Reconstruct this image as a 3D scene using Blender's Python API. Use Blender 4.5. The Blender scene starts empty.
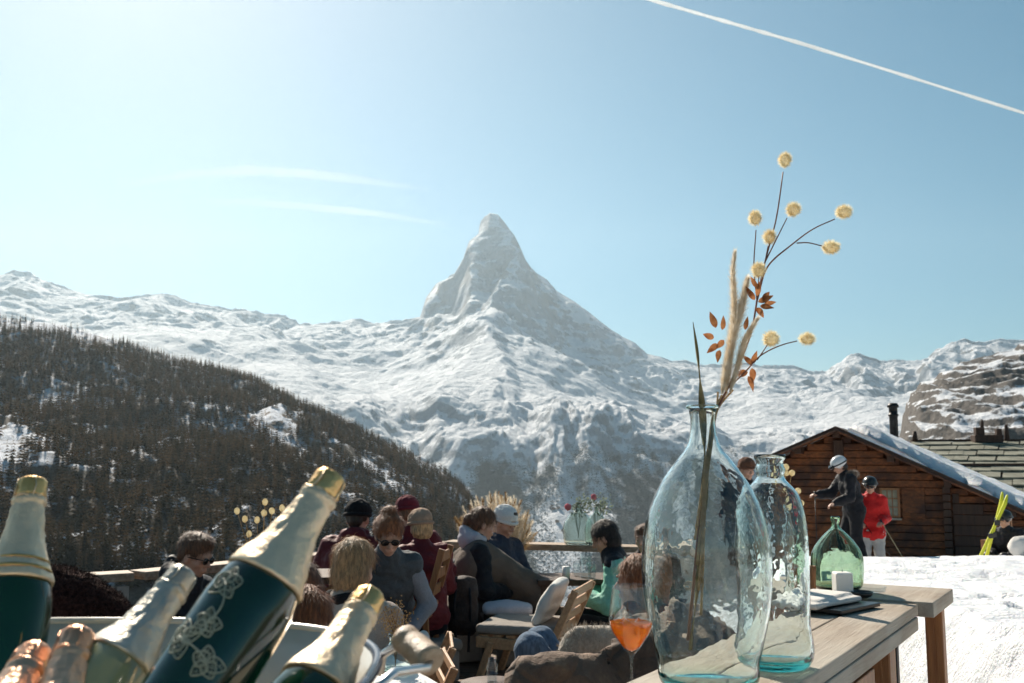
import bpy, math, random
import numpy as np
from mathutils import Vector, Matrix, Euler
C = bpy.context.scene.collection
SC = bpy.context.scene
R = math.radians
PI = math.pi

# ------------------------------------------------------------------ camera, sky, sun, exposure
CAMZ = 1.5
F = 1000.0
PITCH = math.atan(120.5 / F)
cam_d = bpy.data.cameras.new('camera'); cam = bpy.data.objects.new('camera', cam_d); C.objects.link(cam)
cam.location = (0, 0, CAMZ); cam.rotation_euler = (PI / 2 + PITCH, 0, 0)
cam_d.sensor_width = 36; cam_d.lens = 36 * F / 1024
cam_d.clip_start = 0.05; cam_d.clip_end = 90000
cam_d.dof.use_dof = True; cam_d.dof.focus_distance = 3.2; cam_d.dof.aperture_fstop = 9.0
SC.camera = cam
SUN_EL, SUN_AZ = R(37), R(-23)      # azimuth from +Y, negative = left
w = bpy.data.worlds.new("World"); SC.world = w; w.use_nodes = True
nt = w.node_tree; nt.nodes.clear()
out = nt.nodes.new('ShaderNodeOutputWorld'); bg = nt.nodes.new('ShaderNodeBackground')
sky = nt.nodes.new('ShaderNodeTexSky'); sky.sky_type = 'NISHITA'; sky.sun_disc = False
sky.sun_elevation = SUN_EL; sky.sun_rotation = SUN_AZ
sky.altitude = 2200; sky.air_density = 1.0; sky.dust_density = 2.6; sky.ozone_density = 1.0
tint = nt.nodes.new('ShaderNodeMix'); tint.data_type = 'RGBA'; tint.blend_type = 'MULTIPLY'
tint.inputs['Factor'].default_value = 1.0
tint.inputs['B'].default_value = (0.99, .985, 0.94, 1)
hsv = nt.nodes.new('ShaderNodeHueSaturation'); hsv.inputs['Saturation'].default_value = 1.4; hsv.inputs['Hue'].default_value = .475; nt.links.new(sky.outputs[0], hsv.inputs['Color']); nt.links.new(hsv.outputs[0], tint.inputs['A']); nt.links.new(tint.outputs['Result'], bg.inputs[0])
bg.inputs[1].default_value = 0.055
nt.links.new(bg.outputs[0], out.inputs[0])
sd = bpy.data.lights.new('sun', 'SUN'); sun = bpy.data.objects.new('sun', sd); C.objects.link(sun)
sd.energy = 5.0; sd.angle = R(0.55); sd.color = (1.0, 0.90, 0.76)
SUNV = Vector((math.sin(SUN_AZ) * math.cos(SUN_EL), math.cos(SUN_AZ) * math.cos(SUN_EL), math.sin(SUN_EL)))
sun.rotation_euler = SUNV.to_track_quat('Z', 'Y').to_euler()
vs = SC.view_settings; vs.view_transform = 'Standard'; vs.look = 'None'; vs.gamma = 1; vs.exposure = 0.7
vs.use_curve_mapping = False
cy = SC.cycles
cy.max_bounces = 14; cy.transmission_bounces = 14; cy.transparent_max_bounces = 24; cy.diffuse_bounces = 3
cy.glossy_bounces = 6; cy.volume_bounces = 0; cy.use_denoising = True; cy.sample_clamp_indirect = 6
cy.caustics_refractive = True; cy.caustics_reflective = False; cy.blur_glossy = 0.5
try: cy.use_adaptive_sampling = True; cy.adaptive_threshold = 0.02
except Exception: pass

# ------------------------------------------------------------------ measuring helpers
_s, _c = math.sin(PITCH), math.cos(PITCH)
def ray(px, py):
    u = 341.5 - py
    return Vector((px - 512, F * _c - u * _s, F * _s + u * _c))
def at(px, py, Y):
    d = ray(px, py); return Vector((0, 0, CAMZ)) + d * (Y / d.y)
def onz(px, py, z):
    d = ray(px, py); return Vector((0, 0, CAMZ)) + d * ((z - CAMZ) / d.z)

# ------------------------------------------------------------------ noise
_rng = np.random.RandomState(7)
_L2 = _rng.rand(256, 256); _L3 = _rng.rand(64, 64, 64)
def n2(x, y):
    x = np.asarray(x, float); y = np.asarray(y, float)
    xi = np.floor(x).astype(int); yi = np.floor(y).astype(int); fx = x - xi; fy = y - yi
    fx = fx * fx * (3 - 2 * fx); fy = fy * fy * (3 - 2 * fy)
    a = _L2[xi & 255, yi & 255]; b = _L2[(xi + 1) & 255, yi & 255]; c = _L2[xi & 255, (yi + 1) & 255]; d = _L2[(xi + 1) & 255, (yi + 1) & 255]
    return (a * (1 - fx) + b * fx) * (1 - fy) + (c * (1 - fx) + d * fx) * fy
def fbm(x, y, o=5, g=.5):
    s = 0; a = 1; t = 0
    for i in range(o):
        s = s + a * n2(x * 2 ** i + 17.3 * i, y * 2 ** i + 5.1 * i); t += a; a *= g
    return s / t - .5
def ridged(x, y, o=5, g=.55):
    s = 0; a = 1; t = 0
    for i in range(o):
        s = s + a * (1 - np.abs(2 * n2(x * 2 ** i + 31.7 * i, y * 2 ** i + 9.2 * i) - 1)); t += a; a *= g
    return s / t - .5
def n3(P, s):
    p = P * s; i = np.floor(p).astype(int); f = p - i; f = f * f * (3 - 2 * f); r = 0
    for dx in (0, 1):
        wx = f[..., 0] if dx else 1 - f[..., 0]
        for dy in (0, 1):
            wy = f[..., 1] if dy else 1 - f[..., 1]
            for dz in (0, 1):
                wz = f[..., 2] if dz else 1 - f[..., 2]
                r = r + wx * wy * wz * _L3[(i[..., 0] + dx) & 63, (i[..., 1] + dy) & 63, (i[..., 2] + dz) & 63]
    return r - .5

# ------------------------------------------------------------------ objects
def tag(o, label=None, cat=None, group=None, kind=None):
    if label: o['label'] = label
    if cat: o['category'] = cat
    if group: o['group'] = group
    if kind: o['kind'] = kind
    return o
def thing(name, label, cat, loc=(0, 0, 0), rz=0, group=None):
    o = bpy.data.objects.new(name, None); C.objects.link(o); o.location = loc; o.rotation_euler = (0, 0, rz)
    o.empty_display_size = .1
    return tag(o, label, cat, group)
def mesh_np(name, V, Fq, mats, smooth=True, idx=None):
    me = bpy.data.meshes.new(name); V = np.asarray(V, np.float32); Fq = np.asarray(Fq, np.int32)
    k = Fq.shape[1]
    me.vertices.add(len(V)); me.vertices.foreach_set('co', V.ravel())
    me.loops.add(Fq.size); me.loops.foreach_set('vertex_index', Fq.ravel())
    me.polygons.add(len(Fq)); me.polygons.foreach_set('loop_start', np.arange(0, Fq.size, k, dtype=np.int32))
    me.polygons.foreach_set('loop_total', np.full(len(Fq), k, np.int32))
    for m in mats: me.materials.append(m)
    if idx is not None: me.polygons.foreach_set('material_index', np.asarray(idx, np.int32))
    me.update(calc_edges=True); me.validate()
    me.polygons.foreach_set('use_smooth', np.full(len(me.polygons), smooth, bool))
    return me
def link(name, me, parent=None):
    o = bpy.data.objects.new(name, me); C.objects.link(o)
    if parent is not None: o.parent = parent
    return o

class MB:
    """collects shapes into one mesh"""
    def __init__(s): s.v = []; s.f = []; s.sm = []
    def add(s, vs_, fs, smooth=False):
        b = len(s.v); s.v += [tuple(p) for p in vs_]; s.f += [tuple(i + b for i in f) for f in fs]; s.sm += [smooth] * len(fs); return s
    def box(s, c, d, M=None):
        c = Vector(c); h = Vector(d) / 2; vv = []
        for x in (-1, 1):
            for y in (-1, 1):
                for z in (-1, 1):
                    p = Vector((x * h.x, y * h.y, z * h.z))
                    if M is not None: p = M @ p
                    vv.append(c + p)
        return s.add(vv, [(0, 1, 3, 2), (4, 6, 7, 5), (0, 4, 5, 1), (2, 3, 7, 6), (0, 2, 6, 4), (1, 5, 7, 3)])
    def beam(s, a, b, wd, h, up=(0, 0, 1)):
        a = Vector(a); b = Vector(b); d = (b - a); L = d.length; d.normalize()
        sx = d.cross(Vector(up))
        if sx.length < 1e-4: sx = d.cross(Vector((1, 0, 0)))
        sx.normalize(); uz = sx.cross(d); M = Matrix((sx, d, uz)).transposed()
        return s.box((a + b) / 2, (wd, L, h), M)
    def tube(s, pts, rad, n=10, cap=True, flat=1.0):
        pts = [Vector(p) for p in pts]
        if not hasattr(rad, '__len__'): rad = [rad] * len(pts)
        vv = []; ff = []; prev = None
        for i, p in enumerate(pts):
            t = (pts[min(i + 1, len(pts) - 1)] - pts[max(i - 1, 0)]).normalized()
            if prev is None:
                a = t.cross(Vector((0, 0, 1)))
                if a.length < .05: a = t.cross(Vector((1, 0, 0)))
            else: a = prev - t * prev.dot(t)
            a.normalize(); prev = a; b = t.cross(a)
            for k in range(n):
                th = 2 * PI * k / n
                vv.append(p + (a * math.cos(th) + b * math.sin(th) * flat) * rad[i])
        for i in range(len(pts) - 1):
            for k in range(n):
                ff.append((i * n + k, i * n + (k + 1) % n, (i + 1) * n + (k + 1) % n, (i + 1) * n + k))
        s.add(vv, ff, True)
        if cap:
            b0 = len(s.v) - len(vv)
            s.f.append(tuple(b0 + k for k in range(n))[::-1]); s.sm.append(False)
            s.f.append(tuple(b0 + (len(pts) - 1) * n + k for k in range(n))); s.sm.append(False)
        return s
    def lathe(s, prof, n=32, M=None, c=(0, 0, 0), wob=0):
        vv = []; ff = []; c = Vector(c); m = len(prof)
        for i, (r, z) in enumerate(prof):
            for k in range(n):
                th = 2 * PI * k / n
                rr = r * (1 + (wob * math.sin(2 * th + z * 9) if wob else 0))
                p = Vector((rr * math.cos(th), rr * math.sin(th), z))
                if M is not None: p = M @ p
                vv.append(c + p)
        for i in range(m - 1):
            for k in range(n):
                ff.append((i * n + k, i * n + (k + 1) % n, (i + 1) * n + (k + 1) % n, (i + 1) * n + k))
        s.add(vv, ff, True); b0 = len(s.v) - len(vv)
        if prof[0][0] > 1e-6: s.f.append(tuple(b0 + k for k in range(n))[::-1]); s.sm.append(False)
        if prof[-1][0] > 1e-6: s.f.append(tuple(b0 + (m - 1) * n + k for k in range(n))); s.sm.append(False)
        return s
    def ball(s, c, r, n=10, m=7, M=None, rough=0, rng=None):
        if not hasattr(r, '__len__'): r = (r, r, r)
        vv = []; ff = []; c = Vector(c)
        for i in range(m + 1):
            ph = PI * i / m
            for k in range(n):
                th = 2 * PI * k / n
                q = 1 + (rng.uniform(-rough, rough) if rng else 0)
                p = Vector((r[0] * math.sin(ph) * math.cos(th), r[1] * math.sin(ph) * math.sin(th), r[2] * math.cos(ph))) * q
                if M is not None: p = M @ p
                vv.append(c + p)
        for i in range(m):
            for k in range(n):
                ff.append((i * n + k, (i + 1) * n + k, (i + 1) * n + (k + 1) % n, i * n + (k + 1) % n))
        return s.add(vv, ff, True)
    def poly(s, pts, smooth=False):
        b = len(s.v); s.v += [tuple(p) for p in pts]; s.f.append(tuple(range(b, b + len(pts)))); s.sm.append(smooth); return s
    def build(s, name, m, parent=None, bevel=0, weld=True, off=None, sub=0):
        me = bpy.data.meshes.new(name)
        vv = s.v if off is None else [(p[0] - off[0], p[1] - off[1], p[2] - off[2]) for p in s.v]
        me.from_pydata(vv, [], s.f); me.materials.append(m)
        me.polygons.foreach_set('use_smooth', s.sm)
        if weld:
            import bmesh
            bm = bmesh.new(); bm.from_mesh(me); bmesh.ops.remove_doubles(bm, verts=bm.verts, dist=1e-6)
            bmesh.ops.recalc_face_normals(bm, faces=bm.faces); bm.to_mesh(me); bm.free()
        o = link(name, me, parent)
        if bevel:
            b = o.modifiers.new('bevel', 'BEVEL'); b.width = bevel; b.segments = 2; b.limit_method = 'ANGLE'; b.angle_limit = R(40)
        if sub:
            q = o.modifiers.new('sub', 'SUBSURF'); q.levels = sub; q.render_levels = sub
        return o
def copy_tree(o, parent=None):
    c = o.copy(); C.objects.link(c)
    if parent is not None: c.parent = parent
    for ch in [q for q in o.children]: copy_tree(ch, c)
    return c

# ------------------------------------------------------------------ signed-distance shapes (people, rocks, cushions, hair)
class SDF:
    def __init__(s, k=.03): s.p = []; s.k = k
    def cap(s, a, b, ra, rb=None, k=None, cut=False):
        s.p.append(('c', np.array(a, float), np.array(b, float), ra, ra if rb is None else rb, s.k if k is None else k, cut)); return s
    def ell(s, c, r, M=None, k=None, cut=False):
        s.p.append(('e', np.array(c, float), np.array(r, float), None if M is None else np.array(M.to_3x3()), 0, s.k if k is None else k, cut)); return s
    def rbox(s, c, h, M=None, rr=.02, k=None, cut=False):
        s.p.append(('b', np.array(c, float), np.array(h, float), None if M is None else np.array(M.to_3x3()), rr, s.k if k is None else k, cut)); return s
    def mesh(s, res=.01, grow=0, noise=None):
        lo = np.full(3, 1e9); hi = -lo; bbs = []
        for q in s.p:
            if q[0] == 'c':
                r = max(q[3], q[4]); l = np.minimum(q[1], q[2]) - r; h = np.maximum(q[1], q[2]) + r
            else:
                r = max(q[2]) * 1.0 if q[0] == 'e' else np.linalg.norm(q[2]); l = q[1] - r; h = q[1] + r
            bbs.append((l, h))
            if not q[6]: lo = np.minimum(lo, l); hi = np.maximum(hi, h)
        m = abs(grow) + .03 + 3 * res; lo -= m; hi += m
        n = np.ceil((hi - lo) / res).astype(int) + 1
        D = np.full(n, 1.0, np.float32)
        ax = [lo[i] + res * np.arange(n[i]) for i in range(3)]
        for q, (l, h) in zip(s.p, bbs):
            mm = max(q[5], .0) * 1.5 + .03 + abs(grow)
            i0 = np.clip(np.floor((l - mm - lo) / res).astype(int), 0, n - 1); i1 = np.clip(np.ceil((h + mm - lo) / res).astype(int) + 1, 1, n)
            if (i1 <= i0).any(): continue
            sl = tuple(slice(i0[i], i1[i]) for i in range(3))
            X, Y, Z = np.meshgrid(*[ax[i][sl[i]] for i in range(3)], indexing='ij')
            P = np.stack([X, Y, Z], -1)
            if q[0] == 'c':
                ab = q[2] - q[1]; L = max(ab @ ab, 1e-9); t = np.clip(((P - q[1]) @ ab) / L, 0, 1)
                d = np.linalg.norm(P - q[1] - t[..., None] * ab, axis=-1) - (q[3] + (q[4] - q[3]) * t)
            else:
                p = P - q[1]
                if q[3] is not None: p = p @ q[3]
                if q[0] == 'e':
                    k0 = np.linalg.norm(p / q[2], axis=-1); k1 = np.linalg.norm(p / q[2] ** 2, axis=-1)
                    d = k0 * (k0 - 1) / np.maximum(k1, 1e-6)
                else:
                    a = np.abs(p) - (q[2] - q[4]); d = np.linalg.norm(np.maximum(a, 0), axis=-1) + np.minimum(a.max(-1), 0) - q[4]
            o = D[sl]; k = q[5]
            if q[6]: D[sl] = np.maximum(o, -d)
            elif k > 0:
                hh = np.clip(.5 + .5 * (o - d) / k, 0, 1); D[sl] = o * (1 - hh) + d * hh - k * hh * (1 - hh)
            else: D[sl] = np.minimum(o, d)
        D -= grow
        if noise:
            near = np.abs(D) < .06
            ii = np.argwhere(near); P = lo + ii * res; v = np.zeros(len(P))
            for amp, sc in noise: v += amp * 2 * n3(P + 50, np.array(sc if hasattr(sc, '__len__') else (sc, sc, sc), float))
            D[near] += v
        D[0] = D[-1] = 1; D[:, 0] = D[:, -1] = 1; D[:, :, 0] = D[:, :, -1] = 1
        return surface_nets(D, lo, res)
def surface_nets(D, lo, res):
    I = D < 0; n = np.array(D.shape)
    cells = np.zeros(n - 1, bool)
    acc = np.zeros(tuple(n - 1) + (3,), np.float32); cnt = np.zeros(n - 1, np.float32)
    s0 = slice(0, -1); s1 = slice(1, None)
    for ax_ in range(3):
        o = [q for q in range(3) if q != ax_]
        for a in (0, 1):
            for b in (0, 1):
                A = [None] * 3; B = [None] * 3
                A[ax_] = s0; B[ax_] = s1
                A[o[0]] = B[o[0]] = s1 if a else s0; A[o[1]] = B[o[1]] = s1 if b else s0
                da = D[tuple(A)]; db = D[tuple(B)]; ch = (da < 0) != (db < 0)
                t = np.where(ch, da / np.where(ch, da - db, 1), 0)
                acc[..., ax_] += np.where(ch, t, 0); acc[..., o[0]] += np.where(ch, a, 0); acc[..., o[1]] += np.where(ch, b, 0)
                cnt += ch
    cells = cnt > 0; idx = np.full(cells.shape, -1, np.int64); ii = np.argwhere(cells); idx[cells] = np.arange(len(ii))
    V = lo + (ii + acc[cells] / cnt[cells][:, None]) * res
    Fs = []
    for ax_ in range(3):
        o = [(ax_ + 1) % 3, (ax_ + 2) % 3]
        sa = [slice(1, -1)] * 3; sb = [slice(1, -1)] * 3
        sa[ax_] = s0; sb[ax_] = s1
        a = I[tuple(sa)]; b = I[tuple(sb)]; ch = np.argwhere(a != b)
        if not len(ch): continue
        inside = a[tuple(ch.T)]
        base = ch.copy(); base[:, o[0]] += 1; base[:, o[1]] += 1   # grid vertex index of edge start
        def cell(da, db):
            q = base.copy(); q[:, o[0]] -= da; q[:, o[1]] -= db; return idx[tuple(q.T)]
        q = np.stack([cell(1, 1), cell(0, 1), cell(0, 0), cell(1, 0)], 1)
        q[~inside] = q[~inside][:, ::-1]; Fs.append(q)
    return V, np.concatenate(Fs)
def add_strands(V, Fq, n, length, width, mode):
    """loose strands on a surface: mode 'hair' hangs down along it, 'fuzz' stands off it"""
    r_ = np.random.RandomState(n); N = np.zeros_like(V); a = V[Fq[:, 0]]; fn = np.cross(V[Fq[:, 2]] - a, V[Fq[:, 3]] - V[Fq[:, 1]])
    for k in range(4): np.add.at(N, Fq[:, k], fn)
    N /= np.maximum(np.linalg.norm(N, axis=1, keepdims=True), 1e-9); i = r_.randint(0, len(V), n); p = V[i]; nn = N[i]
    rnd = r_.normal(0, 1, (n, 3)); L = (length * r_.uniform(.5, 1.3, n))[:, None]
    if mode == 'hair':
        dn = np.tile([0, -.25, -1.], (n, 1)) + rnd * .22; t = dn - nn * (dn * nn).sum(1, keepdims=True); t /= np.maximum(np.linalg.norm(t, axis=1, keepdims=True), .2)
        p0 = p - nn * .003; p1 = p + t * L * .5 + nn * .006; p2 = p + t * L + nn * r_.uniform(-.004, .016, (n, 1))
    else:
        t = nn + rnd * .45; t /= np.linalg.norm(t, axis=1, keepdims=True); p0 = p - nn * .002; p1 = p + t * L * .5; p2 = p + t * L + rnd * L * .15
    s_ = np.cross(t, nn + rnd * .3); s_ /= np.maximum(np.linalg.norm(s_, axis=1, keepdims=True), 1e-9); s_ *= width / 2
    S = np.stack([p0 - s_, p0 + s_, p1 + s_, p1 - s_, p2 + s_ * .2, p2 - s_ * .2], 1).reshape(-1, 3); b = len(V) + np.arange(n)[:, None] * 6
    return np.vstack([V, S]), np.vstack([Fq, b + np.array([0, 1, 2, 3]), b + np.array([3, 2, 4, 5])])
def sdf_obj(name, s, m, parent, res=.01, grow=0, noise=None, smooth=2, strands=None):
    V, Fq = s.mesh(res, grow, noise)
    if strands:
        for _ in range(smooth):
            A = np.zeros_like(V); c = np.zeros(len(V))
            for k in range(4):
                np.add.at(A, Fq[:, k], V[Fq[:, (k + 1) % 4]]); np.add.at(c, Fq[:, k], 1)
            V = V * .5 + A / np.maximum(c, 1)[:, None] * .5
        smooth = 0; V, Fq = add_strands(V, Fq, *strands)
    me = mesh_np(name, V, Fq, [m])
    o = link(name, me, parent)
    if smooth:
        q = o.modifiers.new('smooth', 'SMOOTH'); q.factor = .5; q.iterations = smooth
    return o
# ------------------------------------------------------------------ materials
class NM:
    def __init__(s, name):
        s.m = bpy.data.materials.new(name); s.m.use_nodes = True; s.t = s.m.node_tree; s.t.nodes.clear()
        s.out = s.n('ShaderNodeOutputMaterial'); s.tc = s.n('ShaderNodeTexCoord')
    def n(s, ty, **k):
        o = s.t.nodes.new(ty)
        for a, b in k.items(): setattr(o, a, b)
        return o
    def l(s, a, b): s.t.links.new(a, b)
    def noise(s, scale, vec=None, detail=6, rough=.55, stretch=None, dist=0, coord='Object'):
        o = s.n('ShaderNodeTexNoise'); o.inputs['Scale'].default_value = scale; o.inputs['Detail'].default_value = detail
        o.inputs['Roughness'].default_value = rough; o.inputs['Distortion'].default_value = dist
        v = vec if vec is not None else s.tc.outputs[coord]
        if stretch:
            mp = s.n('ShaderNodeMapping'); mp.inputs['Scale'].default_value = stretch; s.l(v, mp.inputs[0]); v = mp.outputs[0]
        s.l(v, o.inputs['Vector']); return o.outputs['Fac']
    def ramp(s, f, stops):
        o = s.n('ShaderNodeValToRGB'); e = o.color_ramp.elements
        while len(e) < len(stops): e.new(.5)
        for q, (p, c) in zip(e, stops): q.position = p; q.color = (*c, 1) if len(c) == 3 else c
        s.l(f, o.inputs[0]); return o.outputs[0]
    def math(s, op, a, b=0, clamp=False):
        o = s.n('ShaderNodeMath', operation=op, use_clamp=clamp)
        for i, x in enumerate((a, b)):
            if isinstance(x, (int, float)): o.inputs[i].default_value = x
            else: s.l(x, o.inputs[i])
        return o.outputs[0]
    def mix(s, f, a, b):
        o = s.n('ShaderNodeMix', data_type='RGBA')
        for k, x in (('Factor', f), ('A', a), ('B', b)):
            q = [i for i in o.inputs if i.name == k and i.enabled][0] if k == 'Factor' else [i for i in o.inputs if i.name == k and i.type == 'RGBA'][0]
            if isinstance(x, (int, float)): q.default_value = x
            elif isinstance(x, tuple): q.default_value = (*x, 1)
            else: s.l(x, q)
        return [i for i in o.outputs if i.type == 'RGBA'][0]
    def bump(s, h, strength=.3, dist=.01):
        o = s.n('ShaderNodeBump'); o.inputs['Strength'].default_value = strength; o.inputs['Distance'].default_value = dist
        s.l(h, o.inputs['Height']); return o.outputs[0]
    def bsdf(s, color, rough=.6, metal=0, normal=None, **k):
        o = s.n('ShaderNodeBsdfPrincipled')
        for key, x in [('Base Color', color), ('Roughness', rough), ('Metallic', metal)] + list(k.items()):
            if isinstance(x, (int, float)): o.inputs[key].default_value = x
            elif isinstance(x, tuple): o.inputs[key].default_value = (*x, 1) if len(x) == 3 and o.inputs[key].type == 'RGBA' else x
            else: s.l(x, o.inputs[key])
        if normal is not None: s.l(normal, o.inputs['Normal'])
        s.l(o.outputs[0], s.out.inputs[0]); return o
def pmat(name, c1, c2, scale=5, rough=.6, bump=.3, bd=.01, metal=0, stretch=None, bs=None, lo=.35, hi=.65, detail=6, **k):
    q = NM(name); f = q.noise(scale, stretch=stretch, detail=detail)
    col = q.ramp(f, [(lo, c1), (hi, c2)])
    nb = q.bump(q.noise(bs or scale * 3, stretch=stretch), bump, bd) if bump else None
    q.bsdf(col, rough, metal, nb, **k); return q.m
def fabric(name, c, v=.25, scale=300, rough=.9, sheen=.06, bd=.002, stretch=None):
    q = NM(name); a = q.noise(6, detail=4); b = q.noise(scale, detail=2, stretch=stretch)
    s_ = q.math('ADD', q.math('MULTIPLY', a, .5), q.math('MULTIPLY', b, .5))
    c1 = tuple(x * (1 - v) for x in c); c2 = tuple(min(1, x * (1 + v)) for x in c)
    fold = q.noise(14, detail=5, dist=1.2)
    h = q.math('ADD', q.math('MULTIPLY', b, .15), fold)
    q.bsdf(q.ramp(s_, [(.35, c1), (.65, c2)]), rough, 0, q.bump(h, .5, .012), **{'Sheen Weight': sheen, 'Specular IOR Level': .15}); return q.m
def wood(name, c1, c2, axis=0, scale=3, rough=.65, bd=.004, grey=None):
    q = NM(name); st = [14, 14, 14]; st[axis] = .8
    f = q.noise(scale, stretch=st, detail=7, rough=.65, dist=.4); f2 = q.noise(scale * 5, stretch=st, detail=4)
    blotch = q.noise(2.2, detail=4)
    col = q.ramp(f, [(.3, c1), (.7, c2)])
    if grey: col = q.mix(q.ramp(blotch, [(.4, (0, 0, 0)), (.62, (1, 1, 1))]), col, grey)
    q.bsdf(col, rough, 0, q.bump(q.math('ADD', f, f2), .6, bd)); return q.m
def glass(name, tint_=(1, 1, 1), rough=0.0, ior=1.5, bump=None, depth=None):
    q = NM(name); nb = None
    if bump:
        a = q.noise(bump[0], detail=2, rough=.4, dist=.3); b = q.noise(bump[0] * 3.2, detail=2)
        v = q.n('ShaderNodeTexVoronoi'); v.inputs['Scale'].default_value = bump[0] * 7; q.l(q.tc.outputs['Object'], v.inputs['Vector'])
        seeds = q.math('MULTIPLY', q.math('LESS_THAN', v.outputs['Distance'], .16), .12)
        h = q.math('ADD', q.math('ADD', a, q.math('MULTIPLY', b, .13)), seeds)
        nb = q.bump(h, bump[1], bump[2])
    o = q.bsdf((1, 1, 1), rough, 0, nb, **{'Transmission Weight': 1.0, 'IOR': ior})
    if depth:
        va = q.n('ShaderNodeVolumeAbsorption'); va.inputs['Color'].default_value = (*tint_, 1); va.inputs['Density'].default_value = depth
        q.l(va.outputs[0], q.out.inputs['Volume'])
    else: o.inputs['Base Color'].default_value = (*tint_, 1)
    return q.m

M = {}
M['grey_deck'] = wood('deck_wood', (.09, .06, .04), (.22, .16, .115), 0, 2.5, .7)
M['weathered'] = wood('weathered_wood', (.20, .145, .10), (.44, .36, .28), 1, 2.5, .75, .004, grey=(.40, .35, .29))
M['orange_wood'] = wood('orange_wood', (.20, .075, .025), (.40, .17, .06), 2, 3, .5)
M['teak'] = wood('teak_wood', (.36, .19, .095), (.60, .37, .20), 0, 3, .5)
M['rail_wood'] = wood('rail_wood', (.24, .15, .09), (.48, .37, .27), 0, 3, .7)
M['log_wood'] = wood('log_wood', (.055, .016, .005), (.34, .110, .030), 0, 1.6, .7, .012, grey=(.05, .018, .009))
M['dark_wood'] = wood('dark_wood', (.030, .014, .009), (.085, .040, .022), 2, 2, .7)
M['handle_wood'] = wood('handle_wood', (.42, .26, .15), (.62, .44, .29), 0, 8, .4)
M['black_metal'] = pmat('black_metal', (.012, .012, .013), (.03, .03, .03), 8, .45, .1, metal=.6)
M['cream_enamel'] = pmat('cream_enamel', (.58, .51, .40), (.66, .59, .48), 3, .22, .05, .002, **{'Coat Weight': .5})
M['blue_rim'] = pmat('blue_enamel', (.02, .03, .06), (.03, .04, .08), 3, .25, .0)
M['steel_wire'] = pmat('steel_wire', (.6, .6, .6), (.75, .75, .75), 5, .3, .1, .001, metal=1)
M['gold_foil'] = pmat('gold_foil', (.58, .33, .10), (.86, .58, .26), 9, .40, .9, .0025, metal=.85, bs=95, detail=5)
M['pale_gold_foil'] = pmat('pale_gold_foil', (.56, .42, .26), (.80, .64, .45), 9, .46, .9, .0025, metal=.6, bs=95, detail=5)
M['rose_foil'] = pmat('rose_foil', (.55, .24, .13), (.85, .52, .34), 9, .36, 1, .0025, metal=.9, bs=95, detail=5)
M['silver_foil'] = pmat('silver_foil', (.34, .32, .27), (.58, .54, .46), 9, .42, .9, .0025, metal=.75, bs=95, detail=5)
M['foil_band'] = pmat('foil_band', (.40, .27, .10), (.55, .40, .18), 60, .4, .3, .001, metal=.8)
M['bottle_green'] = pmat('bottle_green_glass', (.003, .030, .012), (.004, .035, .014), 2, .08, .0, **{'Coat Weight': .3, 'IOR': 1.52})
M['bottle_blue'] = pmat('bottle_dark_glass', (.003, .020, .010), (.004, .024, .012), 2, .09, .0, **{'Coat Weight': .6, 'IOR': 1.52})
M['bottle_pale'] = pmat('bottle_pale_glass', (.34, .38, .20), (.44, .48, .28), 2, .08, .0, **{'Coat Weight': 1.0, 'Transmission Weight': .5})
M['flower_paint'] = pmat('flower_paint', (.20, .24, .18), (.36, .38, .30), 20, .5, .0)
M['vase_glass'] = glass('vase_glass', (.36, .86, .80), ior=1.46, bump=(6.5, .5, .015), depth=24)
M['jar_glass'] = glass('jar_glass', (.33, .86, .82), ior=1.46, bump=(8, .52, .013), depth=24)
def thin_glass(name, c, refl=.08):
    q = NM(name); lw = q.n('ShaderNodeLayerWeight'); fac_ = q.math('ADD', q.math('MULTIPLY', q.math('POWER', lw.outputs['Facing'], 4), .55), .07); tp = q.n('ShaderNodeBsdfTransparent'); tp.inputs[0].default_value = (*c, 1); gl = q.n('ShaderNodeBsdfGlossy'); gl.inputs['Roughness'].default_value = .02
    mx = q.n('ShaderNodeMixShader'); q.l(fac_, mx.inputs[0]); q.l(tp.outputs[0], mx.inputs[1]); q.l(gl.outputs[0], mx.inputs[2]); q.l(mx.outputs[0], q.out.inputs[0]); return q.m
M['clear_glass'] = thin_glass('clear_glass', (.95, .97, .97))
M['green_glass'] = glass('green_glass', (.10, .50, .10), ior=1.46, bump=(7, .2, .006), depth=80)
M['tumbler_glass'] = glass('tumbler_glass', (.50, .93, .85), ior=1.46, bump=(20, .3, .006), depth=30)
M['rail_glass'] = glass('mint_glass', (.88, .97, .93), ior=1.25, rough=.18, bump=(20, .3, .01))
q = NM('aperitif'); t_ = q.n('ShaderNodeBsdfTranslucent'); t_.inputs[0].default_value = (1, .34, .02, 1); g_ = q.n('ShaderNodeBsdfGlass'); g_.inputs['Color'].default_value = (1, .50, .09, 1); g_.inputs['IOR'].default_value = 1.34; g_.inputs['Roughness'].default_value = 0
mx = q.n('ShaderNodeMixShader'); mx.inputs[0].default_value = .33; q.l(g_.outputs[0], mx.inputs[1]); q.l(t_.outputs[0], mx.inputs[2]); q.l(mx.outputs[0], q.out.inputs[0]); M['aperitif'] = q.m
M['ice'] = glass('ice', (1, 1, 1), ior=1.31, bump=(30, .6, .01))
M['water_glass'] = thin_glass('water_glass', (.93, .96, .96))
M['wax'] = pmat('white_wax', (.78, .76, .72), (.84, .82, .78), 5, .5, .05, **{'Subsurface Weight': .3, 'Subsurface Radius': (.01, .008, .005)})
M['linen'] = fabric('linen', (.68, .64, .60), .1, 200)
M['cushion'] = fabric('grey_cushion', (.50, .48, .45), .12, 240)
M['cushion_dark'] = fabric('dark_cushion', (.30, .27, .24), .15, 240)
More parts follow.
